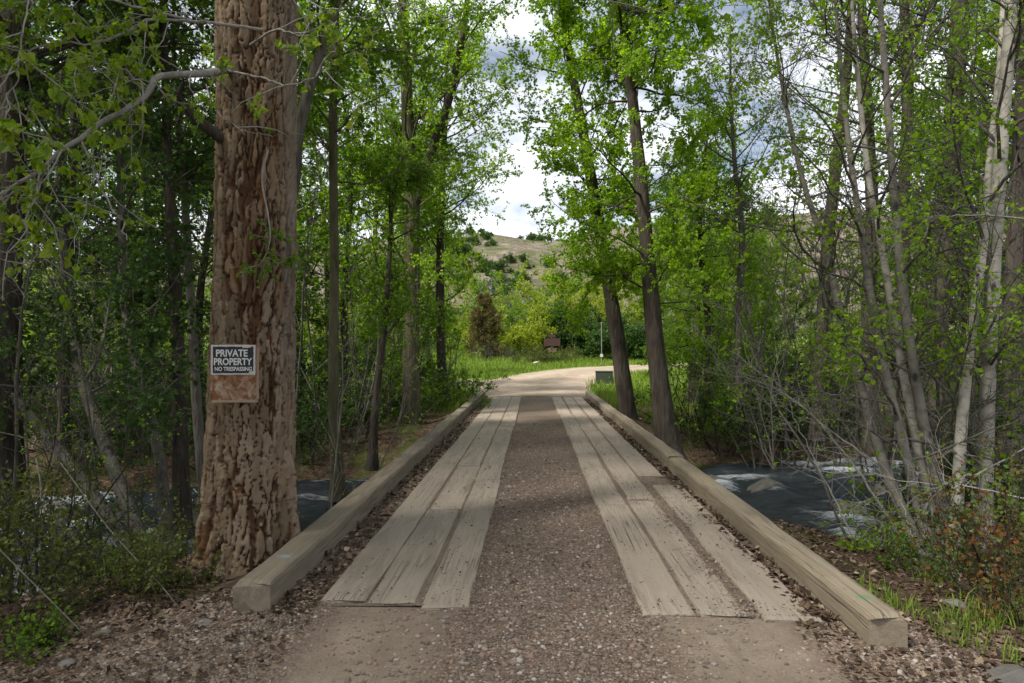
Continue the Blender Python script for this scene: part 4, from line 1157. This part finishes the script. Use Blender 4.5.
shrub('green_sprig', 'low green shrub at the foot of the aspen clump', 'shrub', at(925, 5.5), .35, 7, G_MID, B_DARK, 86, ls=.035, lf=3)
shrub('green_sprig', 'leafy green shrub hiding the far end of the left kerb', 'shrub', at(452, 21), 1.5, 14, G_MID, B_DARK, 87, ls=.06, lf=8, spreadr=.6)
shrub('green_sprig', 'low fresh shrub beyond the mossy trunk at the kerb', 'shrub', at(432, 18), 1.4, 14, G_MID, B_DARK, 88, ls=.06, lf=8, spreadr=.6)

# bare grey branches sweeping from the aspens to the left over the creek
rg = np.random.default_rng(90)
BAREB = [
    ([(905, 545, 6.6), (850, 460, 7.2), (795, 400, 8), (730, 350, 9)], .03, 'long bare grey branch sweeping left over the creek, topmost'),
    ([(900, 480, 6.8), (830, 430, 7.4), (770, 385, 8.2), (700, 372, 9)], .024, 'bare grey branch reaching left above the riffle'),
    ([(868, 570, 7.0), (830, 490, 7.6), (800, 430, 8.2), (775, 370, 8.6)], .026, 'bare leaning pole rising from the creek edge'),
    ([(885, 600, 6.2), (920, 560, 5.9), (900, 500, 6.2), (925, 470, 6.3)], .016, 'pale crooked dead branch at the aspen foot'),
    ([(1040, 440, 5.8), (985, 470, 6.0), (930, 490, 6.1), (880, 520, 6.2)], .016, 'bare grey branch slanting across the white trunks, lower'),
    ([(1040, 220, 6.0), (960, 215, 6.2), (900, 225, 6.4), (840, 270, 6.8)], .018, 'bare grey branch running level across the upper aspens'),
    ([(1030, 500, 5.6), (960, 485, 5.8), (900, 480, 6.1), (840, 455, 6.4)], .016, 'bare grey branch crossing the clump at knee height'),
]
for pp_, w, lb in BAREB:
    q = smooth_path([P(*p) for p in pp_], 24); q = q + .015 * rg.normal(size=q.shape) * np.linspace(.2, 1, 24)[:, None]
    e = empty('bare_branch', q[0]); tag(e, lb, 'branch')
    parts = [tubes(q[None], np.linspace(w / 2, w / 8, 24)[None], 6)]
    p, d, pi, t = spawn(rg, q[None], 16, .15, 1, 25, 65)
    b1 = paths(rg, p, d, rg.uniform(.3, 1.0, 16), 5, .2, .02); parts.append(tubes(b1, np.linspace(w / 6, .0015, 6)[None].repeat(16, 0), 4))
    p, d, pi, t = spawn(rg, b1, 4, .2, 1, 25, 65); b2 = paths(rg, p, d, rg.uniform(.12, .4, len(p)), 4, .2, 0)
    parts.append(tubes(b2, np.full((len(p), 5), .0015), 3))
    build('wood', parts, B_TWIG, e, q[0])
    kp = rg.random(len(b2)) < .18
    if kp.any():
        p, d, _, _ = spawn(rg, b2[kp], 4, .5, 1, 20, 70)
        build('foliage', [leaves(rg, p, d, rnd_unit(rg, len(p)) + np.array([0, 0, .6]), .04 * rg.uniform(.6, 1.3, len(p)), 0)], G_BRIGHT, e, q[0])

# dry stalks and sticks at lower left
STK = [([(60, 462, 5.0), (110, 530, 4.7), (165, 590, 4.4), (200, 640, 4.2)], 'long pale dry stalk slanting down the lower left'),
       ([(-10, 430, 4.8), (30, 440, 4.9), (62, 458, 5.0)], 'pale dry stick reaching in from the left edge'),
       ([(36, 458, 4.6), (40, 480, 4.6), (41, 500, 4.6)], 'short white broken stick hanging at the left'),
       ([(-5, 545, 4.2), (50, 600, 4.0), (90, 640, 3.9)], 'thin brown stalk low at the left corner')]
for pp_, lb in STK:
    q = smooth_path([P(*p) for p in pp_], 16)
    o = build('dry_stalk', [tubes(q[None], np.linspace(.005, .003, 16)[None], 6)], B_GREY if 'white' not in lb else B_TWIG); tag(o, lb, 'stick')

# ------------------------------------------------------------------ the wood further back: one of each kind, then copies, some added unseen for shade
def wood_proto(i, h, w, leaf, bark, seed, **kw):
    rg = np.random.default_rng(seed)
    pts = np.array([(0, 0, -.1), (rg.uniform(-.2, .2), rg.uniform(-.2, .2), h * .3), (rg.uniform(-.4, .4), rg.uniform(-.4, .4), h * .65), (rg.uniform(-.5, .5), rg.uniform(-.5, .5), h)])
    tp = smooth_path(pts, 26); tr = np.linspace(w / 2, .02, 26)
    return tree('woodland_tree', 'tree', 'tree', tp, tr, spec(**kw), bark, leaf, seed)


protos = [wood_proto(0, 13, .34, G_MID, B_DARK, 201, limbs=40, t0=.22, len=2.8, clump=.36, lf=11, ls=.085),
          wood_proto(1, 11, .26, G_BRIGHT, B_DARK, 202, limbs=34, t0=.18, len=2.3, clump=.36, lf=11, ls=.085),
          wood_proto(2, 9, .18, G_MID, B_GREY, 203, limbs=30, t0=.15, len=2.0, clump=.36, lf=15, ls=.08),
          wood_proto(3, 12, .30, G_DARK, B_DARK, 204, limbs=36, t0=.25, len=2.6, bare=.25, lf=11, ls=.085)]
rnd = random.Random(12)
used = [False] * 4
def put_wood(px, Y, k, s, label, group):
    b = P(px, 350, Y); z = float(ground_z(b[0], b[1])) - .05
    if not used[k]:
        used[k] = True; r = protos[k]; r.location = (b[0], b[1], z); r.rotation_euler = (0, 0, rnd.uniform(0, 6.28)); r.scale = (s, s, s); r['label'] = label; r['group'] = group
    else:
        copy_thing(protos[k], (b[0], b[1], z), rnd.uniform(0, 6.28), s, label, group, (rnd.uniform(-.04, .04), rnd.uniform(-.04, .04)))
ll = 'green tree in the dim wood beyond the creek or added for shade, left of the bridge'; lgp = 'trees of the wood left of the bridge'
for px, Y, k, s in [(20, 15, 0, 1), (70, 17, 3, 1), (115, 16, 2, 1.1), (150, 19, 0, .95), (200, 17, 3, .9), (240, 20, 1, 1), (275, 16, 2, 1.1), (305, 18, 0, 1), (350, 19, 1, 1), (372, 24, 0, .9), (398, 23, 2, 1.1), (430, 28, 1, .9), (330, 27, 3, 1), (265, 27, 0, 1), (190, 26, 1, 1), (120, 25, 0, 1), (40, 24, 1, 1), (-40, 18, 0, 1), (-30, 12, 3, .9), (395, 34, 2, 1)]:
    put_wood(px, Y, k, s, ll, lgp)
for (x_, y_, k_, s_) in ((-8.5, 3.2, 0, 1.15), (-6.0, .2, 0, 1.1), (-11, 6.5, 1, 1.2), (-9.5, -1.5, 0, 1.2), (-5.2, -2.6, 0, 1.1), (-7.5, -5.0, 3, 1.2), (-12.5, 2.4, 0, 1.2)):  # unseen trees added outside the view to shade the bridge
    copy_thing(protos[k_], (x_, y_, float(ground_z(x_, y_)) - .05), x_, s_, ll, lgp)
lr_ = 'green tree in the wood beyond the creek, right of the bridge'; rgp = 'trees of the wood right of the bridge'
for px, Y, k, s in [(690, 32, 0, .7), (725, 29, 1, .6), (765, 26, 2, .5), (800, 22, 2, .5), (830, 27, 3, .45), (865, 20, 1, .55), (895, 24, 0, .5), (930, 18, 2, .75), (965, 17, 0, .9), (1000, 20, 3, 1), (1040, 16, 1, 1), (1075, 13, 0, 1), (985, 26, 1, .9), (925, 30, 0, .6), (760, 36, 1, .62), (812, 34, 3, .62), (660, 42, 2, .9), (715, 42, 1, .75)]:
    put_wood(px, Y, k, s, lr_, rgp)

# understory copies
us = [shrub('understory_shrub', 'x', 'shrub', (0, 0, 0), 2.6, 12, G_MID, B_DARK, 301, ls=.06, lf=8, spreadr=.4, el=(45, 85), twl=.3),
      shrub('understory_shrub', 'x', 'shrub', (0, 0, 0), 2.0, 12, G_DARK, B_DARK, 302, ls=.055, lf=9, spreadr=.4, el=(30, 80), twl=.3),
      shrub('bare_thicket', 'x', 'thicket', (0, 0, 0), 2.6, 16, G_MID, B_GREY, 303, ls=.045, lf=3, spreadr=.5, el=(25, 80), twl=.35, bare=.7, br=9)]
uu = [False] * 3
def put_under(px, Y, k, s, label, group):
    b = P(px, 350, Y); z = float(ground_z(b[0], b[1])) - .05
    if z < -.85: return
    if not uu[k]:
        uu[k] = True; r = us[k]; r.location = (b[0], b[1], z); r.rotation_euler = (0, 0, rnd.uniform(0, 6.28)); r.scale = (s, s, s); r['label'] = label; r['group'] = group
    else: copy_thing(us[k], (b[0], b[1], z), rnd.uniform(0, 6.28), s, label, group)
for i in range(46):
    Y = rnd.uniform(14.2, 26); px = rnd.uniform(-40, 432 - (Y < 18) * 20); k = rnd.choice((0, 0, 1, 1, 2))
    put_under(px, Y, k, rnd.uniform(.7, 1.25), ('leafy understory shrub under the trees left of the bridge' if k < 2 else 'bare twiggy thicket under the trees left of the bridge'), ('understory shrubs left of the bridge' if k < 2 else 'bare thickets left of the bridge'))
for i in range(46):
    Y = rnd.uniform(16.3, 28); px = rnd.uniform(690, 1060); k = rnd.choice((0, 1, 1, 2, 2))
    put_under(px, Y, k, rnd.uniform(.7, 1.2), ('leafy understory shrub under the trees right of the bridge' if k < 2 else 'bare twiggy thicket under the trees right of the bridge'), ('understory shrubs right of the bridge' if k < 2 else 'bare thickets right of the bridge'))
for px, Y, k in ((30, 9.5, 2), (90, 13, 2), (150, 13.5, 2), (215, 13.2, 2), (270, 13.6, 1), (360, 15, 0), (990, 9, 2), (1040, 8, 2), (60, 13.6, 1), (125, 13.2, 1), (165, 13.8, 1), (200, 13.4, 1), (235, 14.2, 1), (95, 14.6, 1), (20, 12.4, 1), (300, 14.2, 1), (700, 15.6, 1), (722, 16.2, 0), (745, 15.8, 1), (772, 16.5, 1), (800, 16, 1), (690, 17.5, 1), (790, 16.5, 2), (850, 16, 2)):
    side = 'left' if px < 500 else 'right'
    put_under(px, Y, k, .9, ('leafy understory shrub under the trees %s of the bridge' if k < 2 else 'bare twiggy thicket under the trees %s of the bridge') % side, ('understory shrubs %s of the bridge' if k < 2 else 'bare thickets %s of the bridge') % side)

sap = [shrub('bare_sapling', 'x', 'sapling', (0, 0, 0), h_, n_, G_BRIGHT, bk_, sd_, ls=.045, lf=6, spreadr=.25, el=(62, 86), br=12, tw=4, twl=.3, bare=b_, wig=.10, thick=.0055, trop=.04)
       for h_, n_, bk_, sd_, b_ in ((5.5, 4, B_GREY, 311, .62), (4.2, 5, B_ASPEN, 312, .7), (6.0, 3, B_GREY, 313, .6))]
su = [False] * 3
for px, Y, k, s in [(760, 15.5, 0, 1), (785, 15, 1, 1), (800, 15.5, 2, 1), (835, 15.2, 0, .9), (850, 16.5, 2, 1.1), (880, 15.5, 1, 1), (910, 8.0, 0, .8), (930, 8.2, 1, .9), (960, 8.1, 2, .8), (1010, 8.2, 0, .9), (1030, 7.4, 1, .9), (990, 7.8, 1, .8), (895, 7.4, 2, .62), (870, 7.6, 1, .7), (1050, 6.5, 2, .8), (720, 18, 2, .9),
                    (40, 7.2, 2, .8), (95, 7.4, 0, .7), (20, 13.5, 1, 1), (75, 13.8, 2, 1), (120, 14, 1, 1), (150, 13.8, 2, 1), (225, 14, 0, 1), (318, 8.0, 2, .6), (345, 14.5, 1, 1), (385, 15.5, 0, .9), (310, 14, 2, 1)]:
    side = 'left' if px < 500 else 'right'
    b = P(px, 350, Y); z = float(ground_z(b[0], b[1])) - .05
    lb = 'thin nearly bare sapling stems by the creek, %s of the bridge' % side; gr_ = 'bare saplings %s of the bridge' % side
    if not su[k]:
        su[k] = True; r = sap[k]; r.location = (b[0], b[1], z); r.scale = (s, s, s); r['label'] = lb; r['group'] = gr_
    else: copy_thing(sap[k], (b[0], b[1], z), rnd.uniform(0, 6.28), s, lb, gr_)

# ------------------------------------------------------------------ meadow edge: bushes, juniper, sign post, box
def bush(px, Y, h, leaf, seed, label, name='willow_bush', cat='bush', **kw):
    d = dict(ls=.15, lf=16, spreadr=h * .3, el=(25, 85), twl=.6, br=9, tw=6, spread=.2); d.update(kw)
    return shrub(name, label, cat, at(px, Y), h, 16, leaf, B_GREY, seed, **d)


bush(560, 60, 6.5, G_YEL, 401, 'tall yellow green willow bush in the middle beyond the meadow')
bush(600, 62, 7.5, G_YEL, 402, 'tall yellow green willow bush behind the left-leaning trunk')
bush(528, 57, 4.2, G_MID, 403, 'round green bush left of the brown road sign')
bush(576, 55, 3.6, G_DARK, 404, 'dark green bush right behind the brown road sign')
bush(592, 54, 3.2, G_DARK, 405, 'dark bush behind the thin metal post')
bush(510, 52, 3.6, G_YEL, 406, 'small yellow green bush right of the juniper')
bush(545, 75, 8, G_MID, 407, 'green tree-high bush at the foot of the hill, middle')
bush(500, 72, 6, G_SAGE, 408, 'grey sage coloured bush above the juniper', cat='bush')
bush(572, 58, 4.2, G_SAGE, 409, 'grey twiggy bush leaning over the dark bushes', lf=2, bare=.6)
bush(533, 59, 4.6, G_SAGE, 410, 'leafless purple grey bush between the green bushes', lf=1, bare=.7)
bush(450, 58, 5.5, G_MID, 411, 'green bush at the left border of the meadow')
bush(465, 68, 6, G_YEL, 412, 'yellow green bush behind the juniper on the left')
bush(640, 58, 6.5, G_YEL, 413, 'yellow green bush seen between the two cottonwood trunks')
bush(495, 49, 1.5, G_SAGE, 414, 'low pale dead shrub standing in the meadow grass', lf=1, bare=.5, ls=.06)
bush(620, 50, 3, G_DARK, 415, 'dark bush beside the left-leaning cottonwood trunk at the road')
bush(390, 56, 6, G_YEL, 416, 'sunlit bush glimpsed left of the mossy trunk'); bush(330, 52, 5.5, G_YEL, 417, 'sunlit bush glimpsed between mossy trunk and big cottonwood')
bush(150, 50, 5, G_YEL, 418, 'sunlit bush glimpsed left of the sign'); bush(60, 52, 6, G_YEL, 419, 'sunlit bush glimpsed behind the far left trunks')
bush(700, 56, 6, G_MID, 420, 'bush glimpsed right of the thick cottonwood'); bush(240, 54, 6, G_MID, 421, 'bush in the gap behind the big cottonwood')
for i, (px, Y, h) in enumerate(((538, 46, 1.1), (556, 46, 1.0), (572, 48, 1.2), (525, 45, 1.2), (548, 45.5, .9))):
    shrub('meadow_plant', 'tall leafy weeds standing in the meadow before the bushes', 'plant', at(px, Y), h, 14, G_OLIVE, B_DARK, 430 + i, 'tall weeds in the meadow', ls=.08, lf=5, spreadr=.5, narrow=.6)
# juniper
jl = at(484, 50); jz = float(ground_z(*jl))
tp = smooth_path(np.array([(jl[0], jl[1], jz - .1), (jl[0] + .05, jl[1], jz + 2), (jl[0], jl[1], jz + 4.6)]), 20)
tree('juniper_tree', 'rusty brown green juniper standing left in the meadow', 'tree', tp, np.linspace(.13, .02, 20), spec(limbs=70, t0=.05, t1=.99, el=(0, 40), len=1.5, prof=(1.1, .9, .2), br=7, tw=5, lf=12, ls=.10, twl=.3, narrow=.5, spread=.06), B_DARK, G_JUN, 441)

# brush on the hill
hb = shrub('hill_brush', 'round dark brush dotted over the dry hillside', 'bush', (0, 0, 0), 2.2, 14, G_DARK, B_GREY, 451, 'brush on the hillside', ls=.22, lf=8, spreadr=.7, twl=.5, br=6, tw=4, spread=.2)
first = True
hill_count = 0
for i in range(1100):
    if hill_count > 285: break
    y = rnd.uniform(105, 262); x = rnd.uniform(-.16, .2) * y
    if fbm(np.array([x * .04]), np.array([y * .04]), 91, 3)[0] < -.04: continue
    hill_count += 1
    z = float(hill_z(np.array([x]), np.array([y]))[0]) - .2; s = rnd.uniform(.3, 1.25)
    if first: hb.location = (x, y, z); hb.scale = (s, s, s); first = False
    else: copy_thing(hb, (x, y, z), rnd.uniform(0, 6.28), s)

# brown road sign on a post
sp = np.array([*at(552, 46), 0]); sp[2] = float(ground_z(sp[0], sp[1]))
e = empty('road_sign', sp); tag(e, 'brown wooden road sign on a post in the meadow', 'sign')
browns = plain('brown_sign_board', (.05, .026, .02), .7, wear=(.075, .04, .03), sc=6)
postm = plain('grey_post_wood', (.13, .105, .085), .85)
build('post', bar(-.06, .06, -.05, .05, -.2, 2.1, 811, .003, .01, .02), postm, e)
build('board', panel(-.55, .55, 1.2, 1.72, -.09, .035, 812, .012), browns, e)
build('lower_board', panel(-.30, .30, .82, 1.08, -.09, .03, 813, .008), plain('pale_brown_board', (.16, .11, .08), .7), e)
build('cap', panel(-.24, .24, 1.78, 1.98, -.085, .03, 814, .01), browns, e)
# thin metal post
mp_ = np.array([*at(601.5, 44), 0]); mp_[2] = float(ground_z(mp_[0], mp_[1]))
e = empty('metal_post', mp_); tag(e, 'thin grey metal post standing at the road bend', 'post')
q = np.array([(0, 0, -.2), (.005, 0, 1.0), (0, 0, 2.75)]); steel = plain('galvanised_steel', (.26, .27, .28), .5, metal=.6)
build('pole', [tubes(q[None], np.full((1, 3), .03), 8)], steel, e)
build('cap', [(IV * .04 + np.array([0, 0, 2.76]), IF, 0, None, True)], steel, e)
build('marker_plate', panel(-.09, .09, .55, .75, -.045, .01, 815, .001), plain('pale_marker_plate', (.5, .5, .47), .6), e)


# green utility box
def boxy(x0, x1, y0, y1, z0, z1, b=.02):
    import bmesh
    bm = bmesh.new(); bmesh.ops.create_cube(bm, size=1)
    for v in bm.verts: v.co = Vector(((x0 + x1) / 2 + v.co.x * (x1 - x0), (y0 + y1) / 2 + v.co.y * (y1 - y0), (z0 + z1) / 2 + v.co.z * (z1 - z0)))
    bmesh.ops.bevel(bm, geom=bm.edges[:], offset=b, segments=2, affect='EDGES', profile=.5)
    me = bpy.data.meshes.new('m'); bm.to_mesh(me); bm.free(); return me


def addbox(name, dims, mat, parent, b=.02):
    me = boxy(*dims, b); me.name = name; me.materials.append(mat); o = bpy.data.objects.new(name, me); COL.objects.link(o); o.parent = parent; return o


ub = np.array([*at(604, 30), 0]); ub[2] = float(ground_z(ub[0], ub[1]))
e = empty('utility_box', ub, R(-4)); tag(e, 'dark green metal utility box beside the road past the bridge', 'utility box')
gm = plain('dark_green_paint', (.035, .05, .032), .55, wear=(.06, .06, .045)); lm = plain('lid_painted_sunlight', (.30, .29, .25), .7, wear=(.2, .19, .16))  # pale lid colour paints in the overhead light on the box top
addbox('cabinet', (-.37, .37, -.33, .33, -.1, .56), gm, e)
addbox('lid', (-.40, .40, -.36, .36, .565, .625), lm, e, .015)
addbox('door_panel', (-.31, .31, -.345, -.332, .06, .5), gm, e, .004)
addbox('handle', (.2, .23, -.375, -.347, .25, .36), steel, e, .006)
addbox('pad', (-.48, .48, -.45, .45, -.12, .03), plain('concrete_pad', (.3, .28, .25), .9), e, .01)


# rocks
def rock(name, label, loc, s, mat, seed, sq=(1, .8, .55), group=None, cat='rock'):
    rg = np.random.default_rng(seed)
    import bmesh
    bm = bmesh.new(); bmesh.ops.create_icosphere(bm, subdivisions=4, radius=1)
    V = np.array([v.co[:] for v in bm.verts])
    cuts = rnd_unit(rg, 9)
    for c in cuts:
        dd = V @ c; lim = rg.uniform(.55, .85); V = V - np.maximum(dd - lim, 0)[:, None] * c
    V = V * (1 + .16 * fbm(V[:, 0] * 2 + 3 + V[:, 2], V[:, 1] * 2 + V[:, 2] * 1.3, seed, 4)[:, None])
    for v, q in zip(bm.verts, V): v.co = Vector(q * np.array(sq) * s)
    me = bpy.data.meshes.new(name); bm.to_mesh(me); bm.free(); me.materials.append(mat)
    for p in me.polygons: p.use_smooth = True
    a = me.attributes.new('tone', 'FLOAT', 'FACE'); a.data.foreach_set('value', np.full(len(me.polygons), rg.random(), np.float32))
    o = bpy.data.objects.new(name, me); COL.objects.link(o); o.location = loc; o.rotation_euler = (0, 0, rg.uniform(0, 6.28)); tag(o, label, cat, group); return o


def grock(px, Y, s, label, seed, mat=BOULDER, dz=.1, **k):
    x, y = at(px, Y); return rock('boulder', label, (x, y, float(ground_z(x, y)) + s * dz), s, mat, seed, **k)


grock(1008, 3.45, .15, 'flat grey boulder in the lower right corner', 901)
grock(952, 4.55, .07, 'small mossy grey stone behind the end of the right kerb', 902)
grock(104, 4.1, .06, 'pale stone at the bottom left among the gravel', 903)
grock(70, 3.7, .055, 'brown rounded stone in the lower left corner', 904)
grock(205, 3.95, .085, 'flat pale stone at the foot of the big cottonwood', 905, sq=(1.3, .6, .3))
grock(536, 44, .26, 'pale white rock lying in the meadow grass', 906, dz=.5, mat=stone_mat('white_rock', [(0, (.40, .39, .36)), (1, (.45, .43, .4))]))
grock(300, 8.5, .22, 'pale boulder at the water behind the left kerb', 907)
wr = [(4.3, 13.0, .5), (5.2, 11.4, .35), (3.6, 13.6, .4), (6.5, 12.6, .6), (4.6, 9.7, .4), (-5.2, 10.4, .4), (-6.6, 9.4, .35), (-4.4, 11.4, .45), (-7.5, 10.6, .5), (5.9, 10.2, .35), (-5.8, 8.2, .35), (3.3, 10.3, .3)]
for i, (x, y, s) in enumerate(wr):
    rock('creek_rock', 'dark wet rock breaking the creek water %s of the bridge' % ('left' if x < 0 else 'right'), (x, y, -1.08), s, WETROCK, 920 + i, group='wet rocks in the creek %s of the bridge' % ('left' if x < 0 else 'right'))

# ------------------------------------------------------------------ light and sky
SUN_EL, SUN_AZ = 52, -125        # degrees; azimuth from +Y towards +X
w = bpy.data.worlds.new('World'); scene.world = w; w.use_nodes = True
nt = w.node_tree; nt.nodes.clear()
out = nt.nodes.new('ShaderNodeOutputWorld'); bg = nt.nodes.new('ShaderNodeBackground'); sky = nt.nodes.new('ShaderNodeTexSky')
sky.sky_type = 'NISHITA'; sky.sun_disc = False; sky.sun_elevation = R(SUN_EL); sky.sun_rotation = R(SUN_AZ)
bg.inputs['Strength'].default_value = .075
tc = nt.nodes.new('ShaderNodeTexCoord'); sx = nt.nodes.new('ShaderNodeSeparateXYZ'); nt.links.new(tc.outputs['Generated'], sx.inputs[0])
def wm(op, a, b):
    o = nt.nodes.new('ShaderNodeMath'); o.operation = op
    for i, v in enumerate((a, b)):
        if hasattr(v, 'links'): nt.links.new(v, o.inputs[i])
        else: o.inputs[i].default_value = v
    return o.outputs[0]
zz = wm('ADD', wm('MAXIMUM', sx.outputs[2], 0), .22)
cb = nt.nodes.new('ShaderNodeCombineXYZ'); nt.links.new(wm('DIVIDE', sx.outputs[0], zz), cb.inputs[0]); nt.links.new(wm('DIVIDE', sx.outputs[1], zz), cb.inputs[1])
no = nt.nodes.new('ShaderNodeTexNoise'); no.inputs['Scale'].default_value = 1.5; no.inputs['Detail'].default_value = 8; no.inputs['Roughness'].default_value = .58; no.inputs['Distortion'].default_value = .3
nt.links.new(cb.outputs[0], no.inputs['Vector'])
rp = nt.nodes.new('ShaderNodeValToRGB'); rp.color_ramp.elements[0].position = .40; rp.color_ramp.elements[0].color = (.10, .10, .10, 1); rp.color_ramp.elements[1].position = .58; rp.color_ramp.elements[1].color = (1, 1, 1, 1)
nt.links.new(no.outputs['Fac'], rp.inputs['Fac'])
mx = nt.nodes.new('ShaderNodeMix'); mx.data_type = 'RGBA'; nt.links.new(rp.outputs['Color'], mx.inputs[0]); nt.links.new(sky.outputs[0], mx.inputs[6]); mx.inputs[7].default_value = (12.5, 12.8, 13.3, 1)
nt.links.new(mx.outputs[2], bg.inputs['Color']); nt.links.new(bg.outputs[0], out.inputs[0])
sl = bpy.data.lights.new('sun', 'SUN'); sl.energy = 5.0; sl.angle = R(8); sl.color = (1, .95, .87)
so = bpy.data.objects.new('sun', sl); COL.objects.link(so)
az, el = R(SUN_AZ), R(SUN_EL)
dv = Vector((math.sin(az) * math.cos(el), math.cos(az) * math.cos(el), math.sin(el)))
so.rotation_euler = dv.to_track_quat('Z', 'Y').to_euler(); so.location = dv * 50

# ------------------------------------------------------------------ render settings
scene.view_settings.view_transform = 'Standard'; scene.view_settings.look = 'None'; scene.view_settings.gamma = 1; scene.view_settings.exposure = .6
scene.render.engine = 'CYCLES'
cy = scene.cycles; cy.use_denoising = True
cy.max_bounces = 7; cy.diffuse_bounces = 4; cy.glossy_bounces = 2; cy.transmission_bounces = 4; cy.sample_clamp_indirect = 6
cy.use_adaptive_sampling = True; cy.adaptive_threshold = .015
